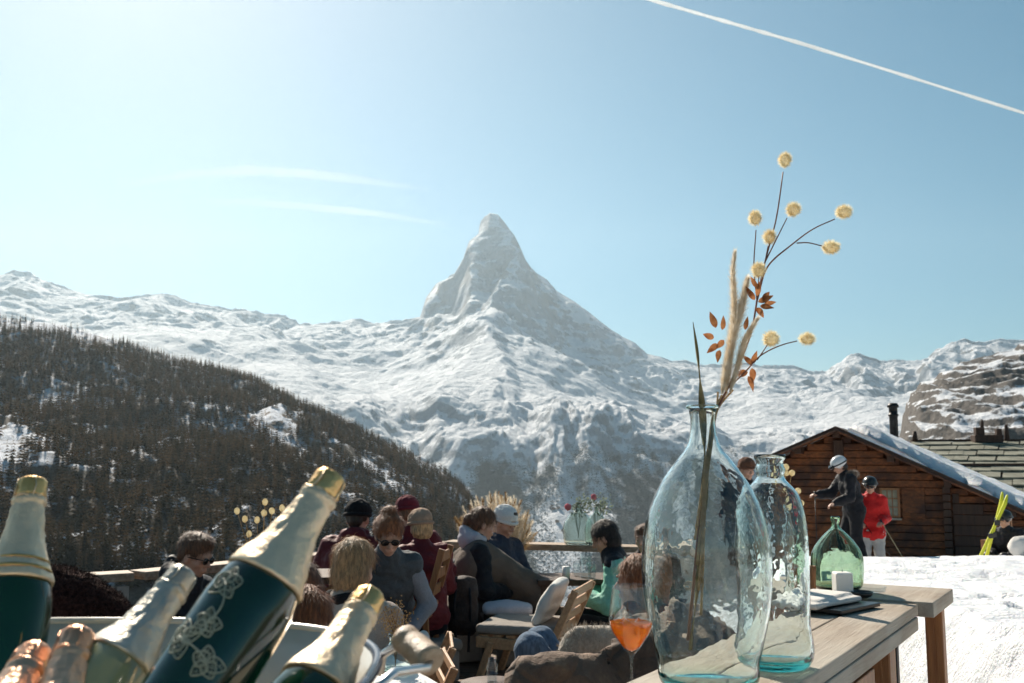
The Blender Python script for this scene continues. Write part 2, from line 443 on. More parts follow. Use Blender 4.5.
M['cushion_light'] = fabric('light_cushion', (.70, .68, .63), .12, 240)
M['canvas'] = fabric('grey_canvas', (.30, .27, .24), .15, 260)
M['table_white'] = pmat('white_tabletop', (.62, .60, .58), (.72, .70, .68), 4, .5, .1)
M['sheepskin'] = fabric('sheepskin', (.42, .35, .27), .3, 60, sheen=.6)
M['blanket'] = fabric('brown_blanket', (.135, .105, .085), .2, 200)
M['fuzzy'] = pmat('fuzzy_wool', (.022, .010, .009), (.075, .036, .030), 90, .95, 1, .012, bs=130, **{'Specular IOR Level': .1})
M['black_jacket'] = fabric('black_jacket', (.016, .016, .02), .3, 120, .6)
M['navy_jacket'] = fabric('navy_jacket', (.035, .045, .07), .25, 120, .65)
M['grey_vest'] = fabric('grey_vest', (.07, .08, .09), .2, 120, .6)
M['grey_sleeve'] = fabric('grey_sleeve', (.24, .25, .28), .15, 160)
M['maroon_jacket'] = fabric('maroon_jacket', (.13, .018, .022), .25, 120, .6)
M['beige_coat'] = fabric('beige_coat', (.40, .33, .28), .15, 160)
M['mint_jacket'] = fabric('mint_jacket', (.20, .50, .38), .2, 120, .6)
M['red_jacket'] = fabric('red_jacket', (.55, .02, .02), .2, 120, .6)
M['pale_trousers'] = fabric('pale_trousers', (.48, .46, .44), .2, 120)
M['black_trousers'] = fabric('black_trousers', (.012, .012, .015), .2, 120, .7)
M['jeans'] = fabric('jeans', (.12, .17, .24), .45, 25, stretch=(3, 3, .6))
M['hood_grey'] = fabric('hood_grey', (.45, .45, .50), .15, 160)
M['white_knit'] = fabric('white_knit', (.66, .65, .63), .12, 90)
M['beige_knit'] = fabric('beige_knit', (.36, .24, .17), .2, 90)
M['maroon_knit'] = fabric('maroon_knit', (.14, .02, .03), .2, 90)
M['black_knit'] = fabric('black_knit', (.012, .011, .012), .2, 90)
M['brown_knit'] = fabric('brown_knit', (.14, .065, .04), .2, 90)
M['fur'] = fabric('fur_trim', (.22, .14, .09), .4, 60, sheen=.6)
M['pack'] = fabric('backpack_cloth', (.055, .04, .035), .3, 60, .7)
M['skin'] = pmat('skin', (.46, .25, .17), (.56, .32, .23), 9, .5, .1, .002, **{'Subsurface Weight': .08, 'Subsurface Radius': (.01, .004, .002)})
M['boot'] = pmat('boot', (.015, .015, .017), (.03, .03, .03), 9, .45, .2)
M['shades'] = pmat('dark_lens', (.01, .008, .008), (.015, .012, .012), 3, .08, 0)
M['white_plastic'] = pmat('white_helmet', (.62, .62, .62), (.7, .7, .7), 3, .25, 0, **{'Coat Weight': .6})
M['black_plastic'] = pmat('black_plastic', (.012, .012, .013), (.02, .02, .02), 3, .3, 0)
def hairm(name, c):
    return pmat(name, tuple(x * .5 for x in c), tuple(min(1, x * 1.5) for x in c), 26, .5, 1, .008, stretch=(3.2, 3.2, .7), bs=60, **{'Anisotropic': .4})
M['hair_brown'] = hairm('brown_hair', (.16, .075, .038)); M['hair_blond'] = hairm('blond_hair', (.46, .28, .14))
M['hair_dark'] = hairm('dark_hair', (.022, .013, .010)); M['hair_auburn'] = hairm('auburn_hair', (.28, .10, .036))
M['ski_yellow'] = pmat('ski_yellow', (.62, .62, .02), (.72, .70, .04), 6, .25, 0)
M['ski_pole'] = pmat('ski_pole', (.5, .38, .2), (.6, .45, .25), 6, .35, 0)
M['stem'] = pmat('dry_stem', (.12, .045, .03), (.22, .09, .05), 30, .6, .3, .002)
M['stem_green'] = pmat('olive_stem', (.13, .10, .035), (.24, .19, .07), 30, .6, .3, .002)
def plantm(name, c, c2, tr=.4, scale=60, clear=0):
    q = NM(name); col = q.ramp(q.noise(scale), [(.35, c), (.65, c2)])
    d = q.n('ShaderNodeBsdfDiffuse'); t = q.n('ShaderNodeBsdfTranslucent'); mx = q.n('ShaderNodeMixShader'); mx.inputs[0].default_value = tr
    q.l(col, d.inputs[0]); q.l(col, t.inputs[0]); q.l(d.outputs[0], mx.inputs[1]); q.l(t.outputs[0], mx.inputs[2]); 
    if clear:
        tp = q.n('ShaderNodeBsdfTransparent'); m2 = q.n('ShaderNodeMixShader'); m2.inputs[0].default_value = clear; q.l(mx.outputs[0], m2.inputs[1]); q.l(tp.outputs[0], m2.inputs[2]); q.l(m2.outputs[0], q.out.inputs[0])
    else: q.l(mx.outputs[0], q.out.inputs[0])
    return q.m
M['bunny'] = plantm('bunny_tail', (.80, .64, .36), (.93, .86, .62), .55, clear=.25)
M['pampas'] = plantm('pampas_plume', (.80, .68, .50), (.95, .90, .80), .6, clear=.35)
M['rust_leaf'] = plantm('rust_leaf', (.22, .075, .03), (.46, .21, .09))
M['straw'] = plantm('dry_straw', (.40, .27, .13), (.62, .47, .28))
M['straw_brown'] = plantm('brown_grass', (.20, .11, .045), (.36, .22, .09), .25)
M['leaf_green'] = plantm('grey_green_leaf', (.16, .20, .14), (.30, .34, .26))
M['pink_petal'] = plantm('pink_petal', (.80, .22, .26), (.88, .36, .38), .4)
# ------------------------------------------------------------------ land: everything far
def mountain_mat(name, rock1, rock2, snow=(.80, .82, .86), th=.72, nscale=.0016, bands=None, soft=.05, streak=None, warm=None, wood=None, amp=.42, fine=.2):
    q = NM(name); g = q.n('ShaderNodeNewGeometry'); sx = q.n('ShaderNodeSeparateXYZ'); q.l(g.outputs['Normal'], sx.inputs[0])
    a = q.noise(nscale, detail=12, rough=.68); b = q.noise(nscale * 9, detail=8, rough=.7)
    st = q.noise(nscale * 5, detail=8, rough=.65, stretch=streak or (3, 3, .6))
    v = q.math('ADD', sx.outputs['Z'], q.math('MULTIPLY', q.math('SUBTRACT', a, .5), .55))
    v = q.math('ADD', v, q.math('MULTIPLY', q.math('SUBTRACT', b, .5), amp))
    v = q.math('ADD', v, q.math('MULTIPLY', q.math('SUBTRACT', st, .5), .45))
    v = q.math('ADD', v, q.math('MULTIPLY', q.math('SUBTRACT', q.noise(nscale * 38, detail=6, rough=.7), .5), fine))
    if bands:
        sp = q.n('ShaderNodeSeparateXYZ'); q.l(q.tc.outputs['Object'], sp.inputs[0])
        wv = q.math('SINE', q.math('ADD', q.math('MULTIPLY', sp.outputs['Z'], bands[0]), q.math('MULTIPLY', q.noise(nscale * 1.5, detail=4), 14)))
        v = q.math('ADD', v, q.math('MULTIPLY', wv, bands[1]))
    m_ = q.n('ShaderNodeMapRange'); m_.inputs['From Min'].default_value = th - soft; m_.inputs['From Max'].default_value = th + soft; q.l(v, m_.inputs['Value'])
    rock = q.ramp(b, [(.3, rock1), (.7, rock2)])
    if warm: rock = q.mix(q.ramp(a, [(.5, (0, 0, 0)), (.62, (1, 1, 1))]), rock, warm)
    col = q.mix(m_.outputs[0], rock, snow)
    if wood:
        at_ = q.n('ShaderNodeAttribute'); at_.attribute_name = 'woodland'; wn = q.noise(wood[1], detail=8, rough=.7)
        wf = q.math('ADD', q.math('MULTIPLY', q.math('SUBTRACT', wn, .5), 1.6), at_.outputs['Fac']); mw = q.n('ShaderNodeMapRange'); mw.inputs['From Min'].default_value = wood[2]; mw.inputs['From Max'].default_value = wood[3]; q.l(wf, mw.inputs['Value'])
        col = q.mix(mw.outputs[0], col, q.ramp(q.noise(wood[1] * 3), [(.3, wood[0]), (.7, tuple(x * 2 for x in wood[0]))]))
    h = q.math('ADD', q.math('ADD', b, q.math('MULTIPLY', q.noise(nscale * 30, detail=8, rough=.7), .35)), q.math('MULTIPLY', st, .6))
    q.bsdf(col, .85, 0, q.bump(h, .8, .08 / nscale)); return q.m

def pl(pts, x):
    p = np.array(pts, float); return np.interp(x, p[:, 0], p[:, 1])
def loft(name, rows, px0, px1, nc, nr, m, noise, jit=0, power=1.0, crestY=9000., scale=500., cap=None):
    """rows: (Y, [(px,py)..]) front to back; heights are interpolated between the rows on real ground distances"""
    px = np.linspace(px0, px1, nc); Ys = np.array([r[0] for r in rows], float)
    U = (px - 512) / F
    Z = []
    for Y, pts in rows:
        py = pl(pts, px); u = 341.5 - py
        Z.append(CAMZ + (F * _s + u * _c) / (F * _c - u * _s) * Y)
    Z = np.array(Z)
    tt = np.linspace(0, 1, nr) ** power; Yg = Ys[0] + (Ys[-1] - Ys[0]) * tt
    Zg = np.empty((nr, nc))
    k = np.clip(np.searchsorted(Ys, Yg, side='right') - 1, 0, len(Ys) - 2)
    f = (Yg - Ys[k]) / (Ys[k + 1] - Ys[k])
    if jit:
        Xa = U[None, :] * Yg[:, None]; Ya = Yg[:, None] + 0 * Xa
        sh = jit * 2 * fbm(Xa / scale, Ya / scale * .8, 4) * (1 - np.exp(-((Ya - crestY) / (crestY * .022)) ** 2))
        cpx = np.clip(px[None, :] + sh, px0, px1); ci = (cpx - px0) / (px1 - px0) * (nc - 1); c0 = np.clip(ci.astype(int), 0, nc - 2); cf = ci - c0
        g = lambda kk: Z[kk[:, None], c0] * (1 - cf) + Z[kk[:, None], c0 + 1] * cf
        Zg = g(k) * (1 - f[:, None]) + g(k + 1) * f[:, None]
    else: Zg = Z[k] * (1 - f[:, None]) + Z[k + 1] * f[:, None]
    # rows measured on pictures: x from the ray at the row's mean height (depth divisor close to F)
    X = U[None, :] * Yg[:, None] * (F / (F * _c + 20)); Yy = np.repeat(Yg[:, None], nc, 1)
    Zg = Zg + noise(X, Yy, Zg, U[None, :] + 0 * Yy)
    if cap is not None:
        # nothing in front of the skyline ridge rises above the ridge itself
        uu_ = 341.5 - pl(cap, px); lim = (F * _s + uu_ * _c) / (F * _c - uu_ * _s)
        L_ = lim[None, :] * Yy - 6 - (crestY - Yy) * .006; front = (Yy < crestY - 20)
        Zg = np.where(front, np.minimum(Zg, L_ + 0 * Zg), Zg); e_ = Zg / Yy * 993 - 120.5; X = U[None, :] * Yg[:, None] * F / (F * _c - e_ * _s)
    V = np.stack([X, Yy, Zg], -1).reshape(-1, 3)
    i = np.arange(nr - 1)[:, None] * nc + np.arange(nc - 1)[None, :]
    Fq = np.stack([i, i + 1, i + nc + 1, i + nc], -1).reshape(-1, 4)
    me = mesh_np(name, V, Fq, [m]); o = link(name, me)
    return o, X, Yy, Zg

def smooth01(x, a, b):
    t = np.clip((x - a) / (b - a), 0, 1); return t * t * (3 - 2 * t)

# --- the great pyramid and the ranges either side of it
S = [(-250, 270), (0, 275), (15, 272), (30, 273), (45, 281), (60, 287), (85, 294), (100, 298), (118, 301), (140, 297), (160, 294), (175, 296), (190, 303), (215, 307),
     (232, 311), (245, 310), (262, 315), (285, 317), (300, 325), (325, 324), (340, 323), (352, 319), (362, 322), (373, 323), (401, 323), (420, 317), (426, 298), (436, 284), (453, 276),
     (463, 259), (469, 241), (476, 236), (479, 233), (480, 222), (485, 216), (490, 213), (498, 215), (504, 222), (509, 229), (514, 235), (520, 247), (526, 261), (531, 268), (537, 274), (547, 280),
     (557, 291), (568, 298), (578, 304), (590, 313), (602, 323), (613, 331), (623, 337), (635, 343), (647, 354), (660, 357), (672, 362), (685, 362), (700, 366), (720, 367), (745, 364), (766, 368), (795, 368), (812, 374), (826, 372),
     (832, 366), (838, 361), (848, 356), (856, 355), (868, 358), (880, 363), (895, 361), (910, 361), (928, 360), (935, 351), (950, 344), (965, 341), (975, 344), (985, 345), (1000, 340), (1015, 342), (1040, 340), (1300, 330)]
P4 = [(-250, 292), (0, 293), (60, 305), (140, 306), (200, 322), (300, 342), (340, 338), (400, 339), (420, 334), (436, 316), (452, 312), (468, 296), (480, 280), (490, 262), (500, 256), (508, 266), (520, 288), (540, 300),
      (570, 322), (600, 338), (640, 360), (700, 384), (740, 378), (800, 384), (826, 392), (842, 372), (860, 380), (885, 388), (900, 378), (930, 380), (950, 362), (980, 370), (1030, 366), (1300, 360)]
P3 = [(-250, 312), (0, 310), (60, 322), (150, 318), (250, 335), (300, 350), (370, 356), (410, 352), (440, 338), (470, 322), (482, 313), (490, 309), (500, 320), (515, 333), (540, 344), (580, 362), (620, 380),
      (680, 398), (720, 408), (760, 396), (800, 404), (830, 398), (850, 390), (870, 400), (900, 402), (940, 390), (1000, 388), (1300, 390)]
P2 = [(-250, 345), (0, 340), (100, 345), (200, 360), (300, 372), (340, 384), (380, 392), (410, 378), (440, 368), (470, 356), (500, 350), (520, 362), (560, 378), (600, 398), (640, 408), (700, 424),
      (760, 424), (820, 424), (870, 420), (930, 415), (1024, 420), (1300, 420)]
P1 = [(-250, 420), (0, 415), (200, 405), (330, 414), (360, 428), (380, 432), (400, 448), (430, 455), (455, 438), (480, 448), (500, 440), (520, 446), (550, 434), (580, 444), (600, 436), (640, 448), (700, 456), (740, 468),
      (800, 462), (860, 455), (1024, 450), (1300, 450)]
P0 = [(-250, 610), (300, 610), (520, 608), (620, 606), (1300, 610)]
PB = [(-250, 380), (300, 390), (490, 380), (700, 430), (1300, 420)]
def nz(X, Y, Z, U):
    v = smooth01(Y, 3700, 4800) * (1 - smooth01(Y, 9020, 9400) * .5)
    pk = smooth01(U, -.125, -.09) * (1 - smooth01(U, .12, .17)); crest = 1 - .88 * np.exp(-((np.minimum(Y, 9000) - 9000) / (380. + 260 * pk)) ** 2) * np.exp(-((np.maximum(Y, 9000) - 9000) / 380.) ** 2)
    hi = smooth01(Y, 7000, 8400)
    wx = X + fbm(X / 700, Y / 700, 4) * 700; wy = Y + fbm(X / 700 + 9, Y / 700 + 4, 4) * 700
    low = smooth01(Y, 3700, 4500) * (1 - smooth01(Y, 5000, 6200))
    gul = ridged(wx / 520, wy / 1500, 5)          # gullies running down the fall line
    gul2 = ridged((wx + wy * .5) / 260 + 5, (wy - wx * .4) / 700, 4)
    n = (gul * 1.1 + gul2 * .35) * (190 * low + 70 * hi + 40)
    mid = np.exp(-((Y - 6300) / 900.) ** 2)
    n = n + ridged(wx / 1500 + 3, wy / 1300, 6, .5) * (300 * (1 - .3 * hi)) + (fbm(X / 330, Y / 260, 7, .6) * 110 + ridged(wx / 330 + 7, wy / 380, 5, .6) * 60) * (1 - .85 * mid) * (1 - .35 * hi)
    # ledges on the high faces
    n = n + ridged(wx / 150, wy / 190, 4, .6) * 34 * (.4 + hi) + (np.abs(fbm(wx / 420 + 3, wy / 300, 3)) * -260 + np.abs(fbm(wx / 170 + 8, wy / 150, 3)) * -90) * hi
    n = n + np.sin(Z / 30 + fbm(X / 500, Y / 500, 3) * 14) * 6 * hi * n2(X / 300, Y / 300)
    n = n * (1 - .25 * mid)
    return n * v * crest * .75 + fbm(X / 55, Y / 90, 3) * 14 * v * (.35 + .65 * crest) + ridged(X / 240, Y / 260, 5, .6) * 95 * v * (1 - crest) * (1 - smooth01(U, -.115, -.075) * (1 - smooth01(U, .13, .19)))
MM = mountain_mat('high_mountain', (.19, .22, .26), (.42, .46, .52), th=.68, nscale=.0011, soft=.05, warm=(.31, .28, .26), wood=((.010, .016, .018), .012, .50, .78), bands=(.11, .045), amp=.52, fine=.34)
mt, mX, mY, mZ = loft('mountains', [(3500, P0), (4900, P1), (6500, P2), (7700, P3), (8400, P4), (9000, S), (10400, PB)], -150, 1190, 1050, 620, MM, nz, jit=42, cap=S)
tag(mt, kind='structure')

def set_wood(o, fn, gx, gy, gz):
    px = 512 + gx / gy * 993; py = 462 - (gz - CAMZ) / gy * 993; a = o.data.attributes.new('woodland', 'FLOAT', 'POINT')
    a.data.foreach_set('value', np.clip(fn(gx, gy, px, py), 0, 1).ravel().astype(np.float32))
def far_density(x2, y2, qx, qy):
    d2 = .62 + 1.5 * fbm(x2 / 260, y2 / 700, 4) + 1.3 * fbm(x2 / 90 + y2 / 700, y2 / 400, 4)
    edge = 446 + 40 * fbm(x2 / 150, y2 * 0, 4) + 14 * smooth01(qx, 420, 470) * (1 - smooth01(qx, 530, 560)); d2 = d2 + smooth01(qy, edge, edge + 45) * .30 + .5 * smooth01(qy, 560, 580) - 1.1 * (1 - smooth01(qy, edge - 4, edge + 14))
    d2 -= .55 * np.exp(-((qx - 545) / 38) ** 2 - ((qy - 522) / 22) ** 2) + .35 * np.exp(-((qx - 430) / 60) ** 2 - ((qy - 450) / 30) ** 2)
    return d2 - 1.0 * (y2 > 5600)
set_wood(mt, far_density, mX, mY, mZ)

# --- the wooded slope on the left
FS = [(-300, 290), (-100, 308), (0, 320), (50, 327), (100, 342), (150, 353), (200, 366), (250, 381), (300, 404), (350, 428), (400, 451), (440, 471), (462, 486), (480, 512), (500, 552), (520, 600), (560, 680), (620, 740)]
FM = [(-300, 405), (0, 418), (100, 428), (200, 440), (300, 462), (400, 500), (440, 522), (470, 560), (520, 640), (620, 760)]
FN = [(-300, 520), (0, 525), (100, 535), (200, 545), (300, 560), (400, 590), (470, 620), (520, 690), (620, 800)]
F0 = [(-300, 640), (620, 720)]
FB = [(-300, 420), (300, 500), (460, 600), (620, 800)]
def nzf(X, Y, Z, U):
    v = smooth01(Y, 420, 640); crest = 1 - .8 * np.exp(-((Y - 1500) / 130.) ** 2)
    wx = X + fbm(X / 130, Y / 130, 4) * 120; wy = Y + fbm(X / 130 + 9, Y / 130 + 4, 4) * 120
    return (ridged((wx + wy * .35) / 120, wy / 420, 5) * 44 + ridged(wx / 160, wy / 160, 5) * 30 + fbm(X / 25, Y / 25, 4) * 5) * v * crest
MF = mountain_mat('snowy_slope', (.10, .075, .055), (.20, .15, .11), snow=(.74, .78, .86), th=.86, nscale=.012, soft=.06, wood=((.030, .024, .016), .16, .62, .86))
fo, fX, fY, fZ = loft('hillside', [(420, F0), (650, FN), (1050, FM), (1500, FS), (1900, FB)], -260, 600, 330, 330, MF, nzf)
tag(fo, kind='structure')

def near_density(xx, yy, ppx, ppy):
    dens = .5 + 1.9 * fbm(xx / 70, yy / 190, 4) + .8 * fbm(xx / 14, yy / 40, 3)
    dens -= .60 * np.exp(-(((ppx - 15) / 75) ** 2 + ((ppy - 448) / 46) ** 2)); dens -= .35 * smooth01(yy, 1230, 1450) * (ppx < 110)
    dens -= .35 * np.exp(-((ppx - 335) / 60) ** 2 - ((ppy - 450) / 16) ** 2)
    return dens - .25 * np.exp(-((ppx - 275) / 30) ** 2 - ((ppy - 430) / 30) ** 2)
set_wood(fo, lambda a, b, c, d: near_density(a, b, c, d) * .9 + .1, fX, fY, fZ)
# --- the banded cliff on the right
HS = [(860, 520), (880, 480), (893, 458), (903, 440), (907, 420), (912, 404), (922, 390), (940, 380), (955, 371), (968, 365), (990, 359), (1024, 349), (1080, 335), (1300, 300)]
HM = [(860, 540), (885, 498), (896, 466), (905, 444), (912, 425), (925, 412), (945, 404), (975, 400), (1024, 392), (1300, 370)]
HN = [(860, 560), (880, 520), (900, 480), (920, 462), (960, 448), (1024, 440), (1300, 430)]
H0 = [(860, 600), (1300, 590)]
HB = [(860, 560), (1000, 440), (1300, 400)]
def nzh(X, Y, Z, U):
    v = smooth01(Y, 820, 960); crest = 1 - .6 * np.exp(-((Y - 1400) / 60.) ** 2)
    t = Z / 15. + fbm(X / 120, Y / 120, 3) * 3
    return ((ridged(X / 70, Y / 80, 5) * 20 + fbm(X / 12, Y / 12, 4) * 5) * crest + (np.floor(t) + smooth01(t - np.floor(t), .1, .5) - t) * 10) * v
MH = mountain_mat('banded_cliff', (.055, .046, .040), (.155, .13, .11), th=.88, nscale=.010, bands=(.16, .12), soft=.05)
ho, hX, hY, hZ = loft('rocky_hill', [(800, H0), (1000, HN), (1180, HM), (1400, HS), (1700, HB)], 860, 1290, 330, 300, MH, nzh)
tag(ho, kind='structure')

# --- the ground between, one sheet out to the horizon
def ground():
    r = np.concatenate([np.linspace(2, 14, 14), np.geomspace(16, 11200, 110)]); a = np.linspace(-PI, PI, 181)[:-1]
    Rr, A = np.meshgrid(r, a, indexing='ij'); X = Rr * np.sin(A); Y = Rr * np.cos(A)
    z = np.interp(Rr, [0, 12, 30, 60, 200, 450, 1000, 2600, 3600, 9000, 11200], [-.9, -1.6, -7, -16, -60, -118, -190, -480, -560, -620, -640])
    back = smooth01(-Y, 0, 60); z = z * (1 - back) + (-.9 + Rr * .02) * back
    right = smooth01(X, 8, 30) * smooth01(Y, -5, 10) * (1 - smooth01(Rr, 300, 700)); z = z * (1 - right) + (-3.2 - Rr * .13) * right
    z = z + fbm(X / 300, Y / 300, 5) * np.clip(Rr * .03, 0, 60) + fbm(X / 9, Y / 9, 4) * np.clip(Rr * .02 - .2, 0, 1.2)
    V = np.stack([X, Y, z], -1).reshape(-1, 3); nr, nc = X.shape
    i = np.arange(nr - 1)[:, None] * nc + np.arange(nc)[None, :]; j = np.arange(nr - 1)[:, None] * nc + (np.arange(nc)[None, :] + 1) % nc
    Fq = np.stack([i, i + nc, j + nc, j], -1).reshape(-1, 4)
    V = np.vstack([V, [[0, 0, -.9]]]); c = len(V) - 1
    me = mesh_np('ground', V, Fq, [mountain_mat('valley_ground', (.07, .055, .04), (.16, .13, .10), th=1.0, nscale=.02)])
    o = link('ground', me); tag(o, kind='structure')
ground()

# ------------------------------------------------------------------ conifers
M['conifer'] = plantm('conifer_needles', (.020, .019, .010), (.055, .042, .020), .25, .35)
M['larch'] = plantm('larch_twigs', (.07, .042, .020), (.13, .085, .045), .3, .35)
M['bark'] = pmat('bark', (.05, .035, .025), (.10, .07, .05), 3, .9, .3)
def conifer(rng, h=16, tiers=15, per=8, rad=.17, droop=.35, thin=1.0):
    V = []; Fc = []
    for t in range(tiers):
        f = t / (tiers - 1); z = h * (.10 + .86 * f); L = h * rad * (1 - f) ** .8 * rng.uniform(.75, 1.15) + h * .012
        for k in range(per):
            if rng.random() > thin: continue
            a = 2 * PI * (k + rng.random() * .8) / per + t; l = L * rng.uniform(.55, 1.2); w_ = l * rng.uniform(.26, .42)
            dx, dy = math.cos(a), math.sin(a); zz = z + rng.uniform(-.02, .02) * h
            b = len(V)
            V += [(0, 0, zz + .25 * l), (dx * l * .6 - dy * w_, dy * l * .6 + dx * w_, zz - droop * l * .5), (dx * l, dy * l, zz - droop * l), (dx * l * .6 + dy * w_, dy * l * .6 - dx * w_, zz - droop * l * .5)]
            Fc += [(b, b + 1, b + 2, b + 3)]
    b = len(V); V += [(-.02 * h * .3, 0, h * .93), (0, .02 * h * .3, h * .93), (.02 * h * .3, 0, h * .93), (0, 0, h)]; Fc += [(b, b + 1, b + 2, b + 3)]
    return np.array(V), np.array(Fc)
rng = random.Random(5)
VAR = []
for i, (ml, tiers, per, rad, dr, thin, lab) in enumerate([('conifer', 16, 9, .16, .4, 1, 'dark dense spruce'), ('larch', 15, 8, .19, .15, .8, 'brown bare larch'),
                                     ('conifer', 14, 8, .20, .3, .9, 'broad dark pine'), ('larch', 17, 7, .13, .2, .85, 'slender brown larch')]):
    v, f = conifer(rng, 16, tiers, per, rad, dr, thin)
    r = thing('conifer_tree', '', 'tree', (0, 0, -5000))
    me = mesh_np('crown', v, f, [M[ml]], smooth=False); link('crown', me, r)
    tb = MB(); tb.tube([(0, 0, -1), (.05, 0, 6), (0, 0, 14)], [.28, .2, .04], 6); tb.build('trunk', M['bark'], r)
    VAR.append((r, lab))
def hz(X, Y, gx, gy, gz):
    """height of a lofted hill at X,Y"""
    j = np.clip(np.searchsorted(gy[:, 0], Y) - 1, 0, gy.shape[0] - 2); u = X / Y; uu = gx[0] / gy[0, 0]
    k = np.clip(np.searchsorted(uu, u) - 1, 0, len(uu) - 2)
    fy = np.clip((Y - gy[j, 0]) / (gy[j + 1, 0] - gy[j, 0]), 0, 1); fx = (u - uu[k]) / (uu[k + 1] - uu[k])
    return (gz[j, k] * (1 - fx) + gz[j, k + 1] * fx) * (1 - fy) + (gz[j + 1, k] * (1 - fx) + gz[j + 1, k + 1] * fx) * fy
rs = np.random.RandomState(11)
N = 60000
pxs = rs.uniform(-230, 585, N); yy = np.sqrt(rs.uniform(520 ** 2, 1545 ** 2, N)); xx = (pxs - 512) / F * yy * 1.0
zz = hz(xx, yy, fX, fY, fZ)
ppx = 512 + xx / yy * 993; ppy = 462 - (zz - CAMZ) / yy * 993
# where the wood is open: bare couloirs and the high shoulder
dens = near_density(xx, yy, ppx, ppy)
keep = (rs.rand(N) < np.clip(dens * 1.6 + .35, .02, 1)) & (ppy < 620)
idx = np.where(keep)[0]; idx = idx[:24000]
vis = idx[(ppy[idx] < 600) & (ppx[idx] > -5) & (ppx[idx] < 490)]
order = vis[np.argsort(yy[vis])]
near = list(order[:215]); ridge_ = [i for i in vis if yy[i] > 1440]; rs.shuffle(ridge_); near += [i for i in ridge_ if i not in set(near)][:80]
nearset = set(near)
COLS = ['above the leftmost bottle', 'above the fuzzy hat', 'above the man in sunglasses', 'behind the leaning bottle', 'behind the maroon jackets', 'left of the pampas grass']
WHERE = [('on the wooded slope behind the champagne bottles', 'conifers low on the wooded slope'), ('on the skyline ridge of the wooded slope', 'conifers along the wooded skyline')]
for n_, i in enumerate(near):
    r, lab = VAR[rs.randint(4) if n_ >= 4 else n_]
    o = r if n_ < 4 else copy_tree(r)
    s_ = rs.uniform(.8, 1.45) * (.7 if yy[i] > 1400 else 1.0)
    o.location = (xx[i], yy[i], zz[i] - .5); o.scale = (s_, s_, s_ * rs.uniform(.85, 1.2)); o.rotation_euler = (0, 0, rs.uniform(0, 6.28))
    wh = WHERE[1 if yy[i] > 1400 else 0]; o['label'] = lab + ' ' + ('high on the skyline' if yy[i] > 1400 else 'low on the slope') + ' ' + COLS[int(np.searchsorted([60, 150, 235, 345, 430], ppx[i]))]; o['group'] = wh[1]
# the rest of the wood as one mass
def forest(name, m, pos, hs, variants, seed):
    r_ = np.random.RandomState(seed); Vs = []; Fs = []; b = 0
    for (x, y, z), h in zip(pos, hs):
        v, f = variants[r_.randint(len(variants))]; a = r_.uniform(0, 6.28); c, s_ = math.cos(a), math.sin(a); k = h / 16.; kw = k * r_.uniform(.85, 1.2)
        q = np.stack([(v[:, 0] * c - v[:, 1] * s_) * kw + x, (v[:, 0] * s_ + v[:, 1] * c) * kw + y, v[:, 2] * k + z - .5], 1)
        Vs.append(q); Fs.append(f + b); b += len(v)
    o = link(name, mesh_np(name, np.vstack(Vs), np.vstack(Fs), [m], smooth=False)); tag(o, kind='stuff'); return o
var_s = [conifer(rng, 16, 8, 6, .17 + .03 * (i % 2), .3, .95) for i in range(4)]
rest = np.array([i for i in idx if i not in nearset])
hsr = rs.uniform(9, 21, len(rest)) * np.where(yy[rest] > 1400, .75, 1)
half = rs.rand(len(rest)) < .5
for nm, mk, sel in (('spruce_forest', 'conifer', half), ('larch_forest', 'larch', ~half)):
    o = forest(nm, M[mk], np.stack([xx[rest], yy[rest], zz[rest]], 1)[sel], hsr[sel], var_s, 3)
    tag(o, ('dark spruce' if mk == 'conifer' else 'brown larch') + ' forest covering the left slope', 'forest')
# the far wood under the great mountain
N = 85000
px2 = rs.uniform(330, 930, N); y2 = rs.uniform(3600, 5000, N); x2 = (px2 - 512) / F * y2
z2 = hz(x2, y2, mX, mY, mZ); qx = 512 + x2 / y2 * 993; qy = 462 - (z2 - CAMZ) / y2 * 993
d2 = far_density(x2, y2, qx, qy)
k2 = np.where(rs.rand(N) < np.clip(d2, 0, 1))[0][:42000]
var_f = [conifer(rng, 16, 3, 5, .2, .5, 1) for i in range(3)]
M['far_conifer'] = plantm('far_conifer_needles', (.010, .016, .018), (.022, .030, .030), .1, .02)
o = forest('far_forest', M['far_conifer'], np.stack([x2, y2, z2], 1)[k2], rs.uniform(16, 30, len(k2)), var_f, 9)
tag(o, 'blue shaded forest at the foot of the great mountain', 'forest')
print('trees', len(near), len(rest), len(k2))

